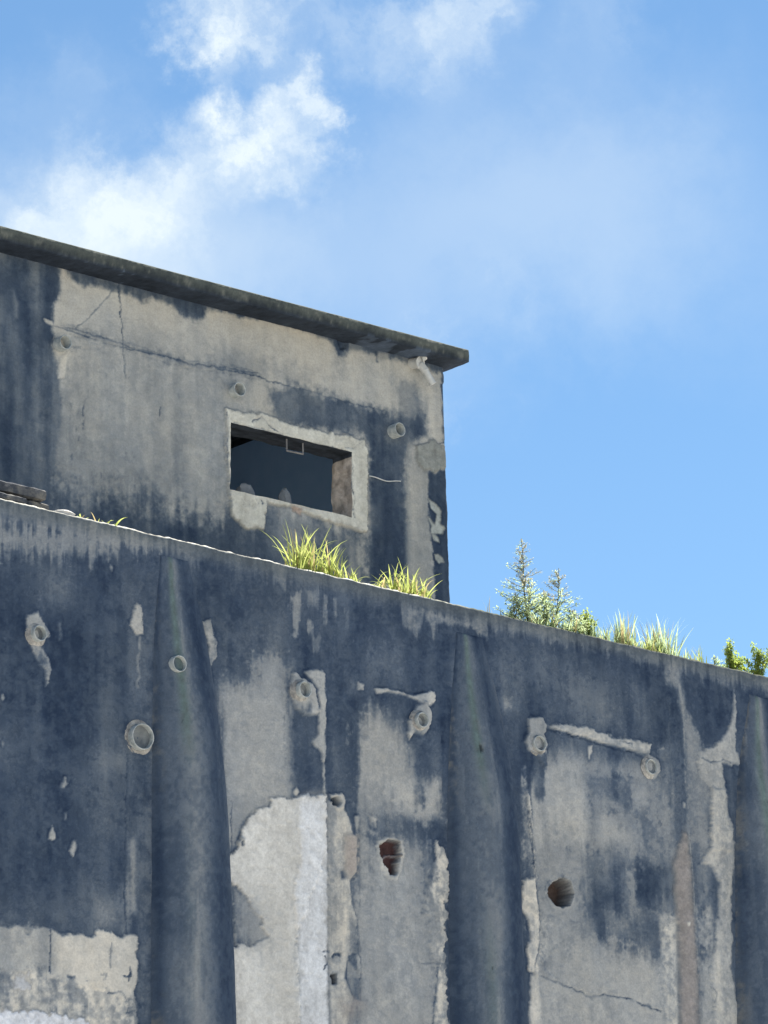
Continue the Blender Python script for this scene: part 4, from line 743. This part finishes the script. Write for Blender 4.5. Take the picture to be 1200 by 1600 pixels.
m.add([(HX0, YH, HZ0), (HX0, HB, HZ0), (HX0, HB, 10.45), (HX0, YH, 10.45)], [(0, 3, 2, 1)])
for a, b, c, d in ((HX0, -4.2, HZ0, 10.45), (-.4, HX1-.012, HZ0, 10.49), (-4.2, -.4, 10.25, 10.46)):      # unseen doorway added at the back to let skylight into the interior
    m.add([(a, HB, c), (b, HB, c), (b, HB, d), (a, HB, d)], [(0, 1, 2, 3)])
m.build('side_wall', M['blue'], hut)
def build_slab():
    xs = np.concatenate([np.arange(-6.3, -2.4, .1), np.arange(-2.4, 2.2, .012), [2.208, 2.217, 2.224]])
    prof = [(3.6, .0)] + [(y, .0) for y in np.arange(.4, -.19, -.03)] + [(-.197, .0005), (-.2, .005), (-.2, .03), (-.201, .05), (-.2, .07), (-.2, .091), (-.194, .0975), (-.16, .099), (-.1, .1), (3.6, .1)]
    P = np.array(prof); nx, npf = len(xs), len(P); V = np.zeros((npf, nx, 3))
    for j, (dy, dz) in enumerate(P):
        n1 = fbm(xs*7, xs*0+dy*9+dz*14, 91, 4); n2 = fbm(xs*28, xs*0+dy*30+dz*40, 92, 3); n3 = fbm(xs*2, xs*0+2, 93, 3)
        fr = dy < -.15
        V[j, :, 0] = xs; V[j, :, 1] = YH + dy + (.006*n1 + .005*n2)*fr
        V[j, :, 2] = slab_bottom(xs) + dz + (.004*n1 + .005*n2) + .004*n3
    V = np.concatenate([V, V[:1]]); fl = V.reshape(-1, 3); yy = fl[:, 1]-YH; zz = fl[:, 2]-slab_bottom(fl[:, 0])
    a = fbm(fl[:, 0]*5, zz*9+yy*4, 95, 5, .6); b = fbm(fl[:, 0]*28, zz*26+yy*26, 96, 3, .65); c = fbm(fl[:, 0]*1.7, zz*3, 97, 4)
    under = sstep(.016, .0, zz)*(yy < 3)  # sooty underside, darkened further in colour to stand in for its shade
    moss = np.clip(.5 + 1.8*a + 1.2*b + .7*(zz-.05)/.05, 0, 1)[:, None]
    cc = np.array((.032, .038, .042))*(1-moss) + np.array((.088, .097, .086))*moss
    pale = sstep(.16, .26, b + .5*a)[:, None]*.5; cc = cc*(1-pale) + np.array((.15, .15, .13))*pale
    cu = np.array((.024, .032, .046))*(1 + 1.0*a + .8*b)[:, None]; cu = np.where((c + .5*a > .22)[:, None], cu*2.2, cu)
    cc = cc*(1-under[:, None]) + cu*under[:, None]
    link('roof_slab', sheet_mesh('roof_slab', fl, nx, npf+1, cc), M['wall'], hut)
    e = [tuple(v) for v in V[:-1, -1]]; m = MB(); m.add(e, [tuple(range(len(e)))]); m.build('slab_end', M['slab'], hut)
build_slab()
for x, z, r, l in [(-1.365, 9.898, .050, .07), (.150, 9.884, .051, .065), (1.632, 9.886, .052, .075)]: pipe(hut, x, z, r, l, YH-.004, 0, rng, -.06)
# broken plastic elbow under the eaves
m = MB(); p0 = Vector((1.835, YH+.03, 10.452))
m.tube([p0, p0 + Vector((.012, -.075, -.008)), p0 + Vector((.02, -.085, -.01)), p0 + Vector((.022, -.105, -.012))], [.04, .04, .047, .047], 18)
el = m.build('pipe_elbow', M['white'], hut)
m = MB(); p1 = p0 + Vector((.03, -.09, -.02)); m.tube([p1, p1 + Vector((.03, -.02, -.05)), p1 + Vector((.032, -.021, -.055)), p1 + Vector((.085, -.04, -.145))], [.03, .03, .027, .027], 16); m.build('spigot', M['white'], el)
m = MB(); p2 = p0 + Vector((.03, -.1, .02)); m.tube([p2, p2 + Vector((.03, -.015, .02))], [.026, .024], 14); m.build('end_cap', M['white'], el)
# pale wire sagging across the wall
m = MB(); pts = []
for k in range(13):
    t = k/12; pts.append((1.385 + .30*t, YH - .012 - .008*math.sin(3*t), 9.505 - .016*math.sin(t*3.0) + .018*t + .004*math.sin(9*t)))
m.tube(pts, .0042, 6); m.build('wire', M['white'], hut)

# lumps of plaster and a bracket in the opening
def lump(name, c, s, seed, mat, parent=None, n=10):
    r = random.Random(seed); m = MB(); rows = []
    for i in range(n+1):
        a = math.pi*i/n; rows.append([(c[0] + s[0]*math.sin(a)*math.cos(b)*r.uniform(.84, 1.12), c[1] + s[1]*math.sin(a)*math.sin(b)*r.uniform(.84, 1.12), c[2] + s[2]*math.cos(a)*r.uniform(.9, 1.06)) for b in [2*math.pi*k/12 for k in range(12)]])
    m.grid(rows, True); return m.build(name, mat, parent)
tag(lump('plaster_lump', (.375, YH+.16, 9.215), (.085, .05, .085), 3, M['lump']), 'pale rounded plaster lump on the sill at the left of the window hole', 'rubble', 'plaster lumps in the window hole')
tag(lump('plaster_lump', (.735, YH+.16, 9.235), (.05, .04, .10), 4, M['lump']), 'narrow upright plaster lump on the sill in the middle of the window hole', 'rubble', 'plaster lumps in the window hole')
m = MB(); bx, bz, by = .70, 9.645, YH+.03
for a, b in (((bx-.05, by, bz), (bx-.05, by, bz-.09)), ((bx-.05, by, bz-.085), (bx+.10, by, bz-.08)), ((bx+.10, by, bz), (bx+.10, by, bz-.085))): m.tube([a, b], .007, 4)
bo = m.build('window_bracket', M['dull']); tag(bo, 'small bent metal bracket hanging from the top of the window hole', 'bracket')

# ------------------------------------------------------------------ loose pieces on the parapet
def slab_stone(name, x0, x1, y0, y1, z0, z1, seed, label, mat='stone', rz=0):
    r = random.Random(seed); n = 26; m = MB(); rows = []
    prof = [(y0, z0+.008), (y0-.002, (z0+z1)/2), (y0, z1-.008), (y0+.01, z1), ((y0+y1)/2, z1), (y1, z1), (y1, z0), ((y0+y1)/2, z0)]
    xs = [x0 + (x1-x0)*k/n for k in range(n+1)]
    for k, x in enumerate(xs):
        e = 0 if 0 < k < n else .003
        rows.append([(x + r.uniform(-.002, .002), y + r.uniform(-.004, .004) + (e if y == y0 else 0), z + r.uniform(-.0022, .0022)*(z != z0) - (e if z > (z0+z1)/2 else -e*0)) for y, z in prof])
    m.grid(rows, True); q = len(prof); b = len(m.v)-q; m.f.append(tuple(b+k for k in range(q))); m.f.append(tuple(range(q))[::-1])
    o = m.build(name, M[mat]); tag(o, label, 'slab'); return o
zt0 = float(top_z(-2.9)) + .018
slab_stone('concrete_slab', -3.7, -2.625, .07, .42, zt0+.064, zt0+.135, 1, 'long dark broken slab lying on top of the stack at the left roof edge')
slab_stone('concrete_slab', -3.6, -2.58, .10, .45, zt0, zt0+.062, 2, 'lower grey slab of the stack at the left roof edge')
slab_stone('concrete_slab', -3.5, -2.80, .03, .10, zt0, zt0+.045, 3, 'narrow pale slab strip in front of the stack at the left roof edge')
tag(lump('mortar_rubble', (-2.50, .06, float(top_z(-2.5))+.022), (.08, .05, .028), 6, M['chunk']), 'pale mortar rubble on the roof edge beside the slab stack', 'rubble')

# ------------------------------------------------------------------ plants along the parapet
def blade(m, base, h, lean, az, wd, droop, r, seg=7):
    """curved tapering grass blade with a slight fold"""
    d = Vector((math.cos(az), math.sin(az), 0)); side = Vector((-d.y, d.x, 0)); side = (side + Vector((r.uniform(-.4, .4), r.uniform(-.4, .4), 0))).normalized()
    rows = []
    p = Vector(base); ang = lean
    for k in range(seg+1):
        t = k/seg; w = wd*(1-t**1.6)*(.75+.5*min(1, t*4)) + .0004
        up = Vector((0, 0, 1))*math.cos(ang) + d*math.sin(ang); nrm = Vector((0, 0, 1))*-math.sin(ang) + d*math.cos(ang)
        rows.append([p - side*w, p - nrm*w*.35, p + side*w]); p = p + up*(h/seg); ang += droop/seg*(0.4+1.2*t)
    m.grid(rows)
def tuft(name, x, y, spec, label, seed, group=None, mats=('grass', 'dry'), floor_=None):
    """spec = [(dx, dy, count, height, lean, droop, halfwidth)] clumps of blades"""
    r = random.Random(seed); z = float(top_z(x)) + .012; root = empty(name, (x, y, z)); tag(root, label, 'grass', group)
    a, b = MB(), MB()
    for dx, dy, n, h, lean, droop, wd in spec:
        for k in range(n):
            m = b if r.random() < .14 else a; bx_ = x + dx + r.gauss(0, .028)
            blade(m, (bx_, y + dy + r.gauss(0, .025), float(top_z(bx_)) + .006), h*r.uniform(.45, 1.1), abs(r.gauss(0, lean)), r.uniform(0, 2*math.pi), wd*r.uniform(.7, 1.5), droop*r.uniform(.4, 2.0), r)
    tag(a.build('blades', M[mats[0]], root, True), kind='stuff')
    if b.f: tag(b.build('dry_blades', M[mats[1]], root, True), kind='stuff')
    return root
G1 = 'grass tufts on the roof edge'
tuft('grass_tuft', -.40, .13, [(-.20, 0, 30, .33, .42, .7, .0055), (-.10, 0, 34, .34, .32, .5, .006), (0, .02, 30, .36, .38, .6, .006), (.10, 0, 24, .27, .35, .7, .0055), (-.12, -.01, 40, .12, .8, .8, .005), (.02, -.02, 40, .12, .8, .9, .005), (.2, 0, 26, .22, .45, .8, .005), (.28, 0, 22, .14, .6, .8, .0045)],
     'large bright yellow-green grass tuft on the roof edge below the window hole', 11, G1)
tuft('grass_tuft', .36, .13, [(-.20, 0, 22, .20, .5, 1.5, .005), (-.08, 0, 32, .24, .35, .6, .0055), (.02, 0, 30, .27, .4, .8, .0055), (.10, 0, 26, .25, .45, 1.1, .005), (.18, 0, 20, .15, .6, 1.3, .005), (0, -.02, 44, .10, .8, .9, .0045)],
     'smaller grass tuft with drooping blades on the roof edge near the hut corner', 12, G1)
tuft('grass_tuft', -2.29, .08, [(-.08, 0, 6, .09, .9, 1.4, .006), (0, 0, 9, .06, 1.0, 1.0, .005), (.07, 0, 7, .10, .5, 1.8, .006), (.13, 0, 3, .07, 1.0, 1.0, .005)],
     'tiny pale grass sprig on the roof edge at the left, beside the rubble', 13, G1)
tuft('grass_tuft', 1.09, .10, [(-.03, 0, 3, .13, .25, .3, .0025), (.04, 0, 2, .10, .2, .3, .0025), (.2, 0, 4, .04, .4, .5, .003)],
     'few thin single grass blades on the roof edge just right of the hut', 14, G1, ('tip', 'dry'))
tuft('grass_tuft', 2.36, .14, [(-.14, 0, 40, .18, .3, .4, .003), (-.02, 0, 50, .24, .24, .4, .0035), (.06, 0, 50, .29, .22, .35, .0035), (.13, 0, 30, .2, .35, .5, .003), (0, 0, 40, .1, .7, .5, .003)],
     'upright thin grass tuft on the roof edge right of the leafy weeds', 15, G1, ('weed', 'dry'))
tuft('grass_tuft', 2.76, .14, [(-.07, 0, 50, .29, .32, .4, .0033), (.02, 0, 56, .32, .36, .45, .0033), (.10, 0, 40, .28, .55, .4, .0033), (0, 0, 50, .13, .7, .6, .0033)],
     'wide fanned grass tuft on the roof edge, tallest of the right-hand tufts', 16, G1, ('weed', 'dry'))
tuft('grass_tuft', 3.10, .12, [(-.1, 0, 16, .09, .6, .6, .003), (0, 0, 18, .17, .45, .3, .003), (.06, 0, 10, .18, .45, .3, .003)],
     'low sparse grass tuft on the roof edge between fanned tuft and shrubs', 17, G1, ('grass', 'dry'))

def leaf(m, p, d, up, l, w):
    d = d.normalized(); s = d.cross(up)
    if s.length < 1e-3: s = Vector((1, 0, 0))
    s.normalize(); n = s.cross(d)
    m.add([p, p + d*l*.45 + s*w - n*l*.05, p + d*l, p + d*l*.45 - s*w - n*l*.05, p + d*l*.5 + n*l*.05], [(0, 1, 4), (1, 2, 4), (2, 3, 4), (3, 0, 4)])
def rvec(r): return Vector((r.gauss(0, 1), r.gauss(0, 1), r.gauss(0, 1)))
def weed(name, x, y, h, spread, tiers, label, seed, lw=.0065, ll=.024, tip_from=.45, lower=1.0, group='weeds on the roof edge'):
    """upright weed: one main stem, rising side twigs in tiers, small leaves, brownish tops"""
    r = random.Random(seed); z = float(top_z(x)); root = empty(name, (x, y, z)); tag(root, label, 'weed', group)
    st, lf, tp = MB(), MB(), MB(); b = Vector((x, y, z)); lean = Vector((r.uniform(-.04, .04), r.uniform(-.03, .03), 0))
    def at(t): return b + Vector((0, 0, h*t)) + lean*t + Vector((.008*math.sin(t*7+seed), 0, 0))
    st.tube([at(k/9) for k in range(10)], [.0055*(1-.75*k/9) for k in range(10)], 5)
    for k in range(tiers):
        t = .12 + .86*k/tiers
        for q in range(3 if t < .9 else 2):
            az = r.uniform(0, 6.28); l = spread*(1.05-t)**.85*r.uniform(.6, 1.1); d = Vector((math.cos(az), math.sin(az), r.uniform(.1, .55)))
            p0 = at(t); p1 = p0 + d.normalized()*l*.5; p2 = p0 + d.normalized()*l + Vector((0, 0, l*.12))
            st.tube([p0, p1, p2], [.0022, .0018, .001], 4)
            m = tp if t > tip_from and r.random() < .75 else lf
            for s in range(int(8 + l*110*lower)):
                u = r.uniform(.15, 1); pp = p0.lerp(p2, u) + rvec(r)*.006
                leaf(m, pp, d*.6 + rvec(r)*.6, Vector((0, 0, 1)), ll*r.uniform(.5, 1.1)*(1-.35*t), lw*r.uniform(.6, 1.1)*(1-.3*t))
    for s in range(int(40*h/.5)):
        t = r.uniform(.02, 1); leaf(tp if t > .6 else lf, at(t), rvec(r) + Vector((0, 0, .4)), Vector((0, 0, 1)), ll*r.uniform(.6, 1.1), lw)
    st.build('stem', M['stem'], root); tag(lf.build('leaves', M['weed'], root), kind='stuff')
    if tp.f: tag(tp.build('seed_heads', M['tip'], root), kind='stuff')
def shrub(name, x, y, h, rx, label, seed, n=520, group='shrubs on the roof edge', ll=.024):
    r = random.Random(seed); z = float(top_z(x)); root = empty(name, (x, y, z)); tag(root, label, 'shrub', group)
    st, lf = MB(), MB(); ends = []
    for k in range(9):
        az = r.uniform(0, 6.28); s = r.uniform(.1, 1); tip = Vector((x + rx*s*math.cos(az)*.8, y + rx*s*math.sin(az)*.6, z + h*(1-.55*s*s)*r.uniform(.8, 1)))
        a = Vector((x + r.uniform(-.02, .02), y, z)); mid = a.lerp(tip, .5) + Vector((0, 0, h*.08)); st.tube([a, mid, tip], [.004, .003, .0012], 5); ends.append((a, mid, tip))
    for k in range(n):
        a, mid, tip = r.choice(ends); t = r.uniform(.15, 1.02); p = a.lerp(mid, t*2) if t < .5 else mid.lerp(tip, t*2-1)
        leaf(lf, p + rvec(r)*.012, rvec(r) + Vector((0, 0, .6)), Vector((0, 0, 1)), ll*r.uniform(.6, 1.2), ll*.3*r.uniform(.7, 1.1))
    st.build('stem', M['stem'], root); tag(lf.build('leaves', M['shrub'], root), kind='stuff')
weed('tall_weed', 1.50, .16, .64, .26, 22, 'tallest feathery weed, cone shaped with brown tops, right of the hut', 21)
weed('tall_weed', 1.78, .18, .50, .26, 16, 'second feathery weed with a thin bent top, beside the tallest weed', 22, tip_from=.5, lower=1.3)
weed('tall_weed', 1.36, .15, .17, .10, 6, 'low bushy weed at the foot of the tallest weed, on its left', 23, tip_from=.9)
weed('tall_weed', 1.64, .12, .30, .18, 9, 'knee-high leafy weed between the two tall feathery weeds', 24, tip_from=.8, lower=1.6)
weed('tall_weed', 1.95, .16, .24, .16, 8, 'spreading weed between the second feathery weed and the yellow-green shrub', 27, tip_from=.6, lower=1.3)
shrub('shrub', 2.03, .12, .25, .12, 'small yellow-green shrub right of the feathery weeds', 25, 700)
shrub('shrub', 3.48, .14, .27, .13, 'pointed leafy shrub on the roof edge near the right picture edge', 31, 900)
shrub('shrub', 3.76, .14, .29, .22, 'dense leafy shrub on the roof edge cut by the right picture edge', 32, 1200)
weed('tall_weed', 1.58, .22, .40, .20, 11, 'bushy grey-green weed just behind the tallest feathery weed', 34, tip_from=.7, lower=1.5)
weed('tall_weed', 1.86, .10, .22, .16, 8, 'low spreading weed in front of the second feathery weed', 35, tip_from=.9, lower=1.8)
weed('tall_weed', 2.14, .20, .17, .12, 6, 'short leafy weed between the yellow-green shrub and the upright grass', 36, tip_from=.9, lower=1.5)
tuft('grass_tuft', 2.56, .10, [(-.1, 0, 40, .11, .5, .6, .003), (.02, 0, 40, .13, .5, .6, .003), (.12, 0, 30, .10, .5, .6, .003)], 'short grass between the upright tuft and the fanned tuft', 37, G1, ('grass', 'dry'))
tuft('grass_tuft', 2.95, .16, [(-.06, 0, 26, .16, .5, .5, .003), (.06, 0, 22, .14, .6, .5, .003)], 'short leaning grass at the right foot of the fanned tuft', 38, G1, ('weed', 'dry'))
tuft('grass_tuft', 1.24, .12, [(-.05, 0, 10, .07, .5, .6, .003), (.05, 0, 14, .09, .5, .6, .003)], 'very short grass just left of the low bushy weed', 39, G1, ('weed', 'dry'))
shrub('shrub', 3.60, .22, .21, .14, 'low leafy shrub between the two shrubs near the right picture edge', 40, 600)
weed('tall_weed', 1.43, .20, .26, .18, 9, 'mid-height leafy weed close behind the left side of the tallest weed', 41, tip_from=.85, lower=1.8)
weed('tall_weed', 1.71, .24, .34, .20, 10, 'mid-height leafy weed behind, between the two feathery weeds', 42, tip_from=.8, lower=1.8)
tuft('grass_tuft', 1.70, .07, [(-.22, 0, 40, .12, .4, .6, .003), (-.08, 0, 40, .15, .4, .6, .003), (.06, 0, 40, .14, .4, .6, .003), (.2, 0, 40, .13, .4, .6, .003), (.32, 0, 30, .14, .4, .6, .003)], 'thin short grass along the foot of the feathery weeds', 43, G1, ('weed', 'dry'))
weed('tall_weed', 3.30, .12, .12, .10, 4, 'thin low twig on the roof edge left of the pointed shrub', 33, tip_from=.9)
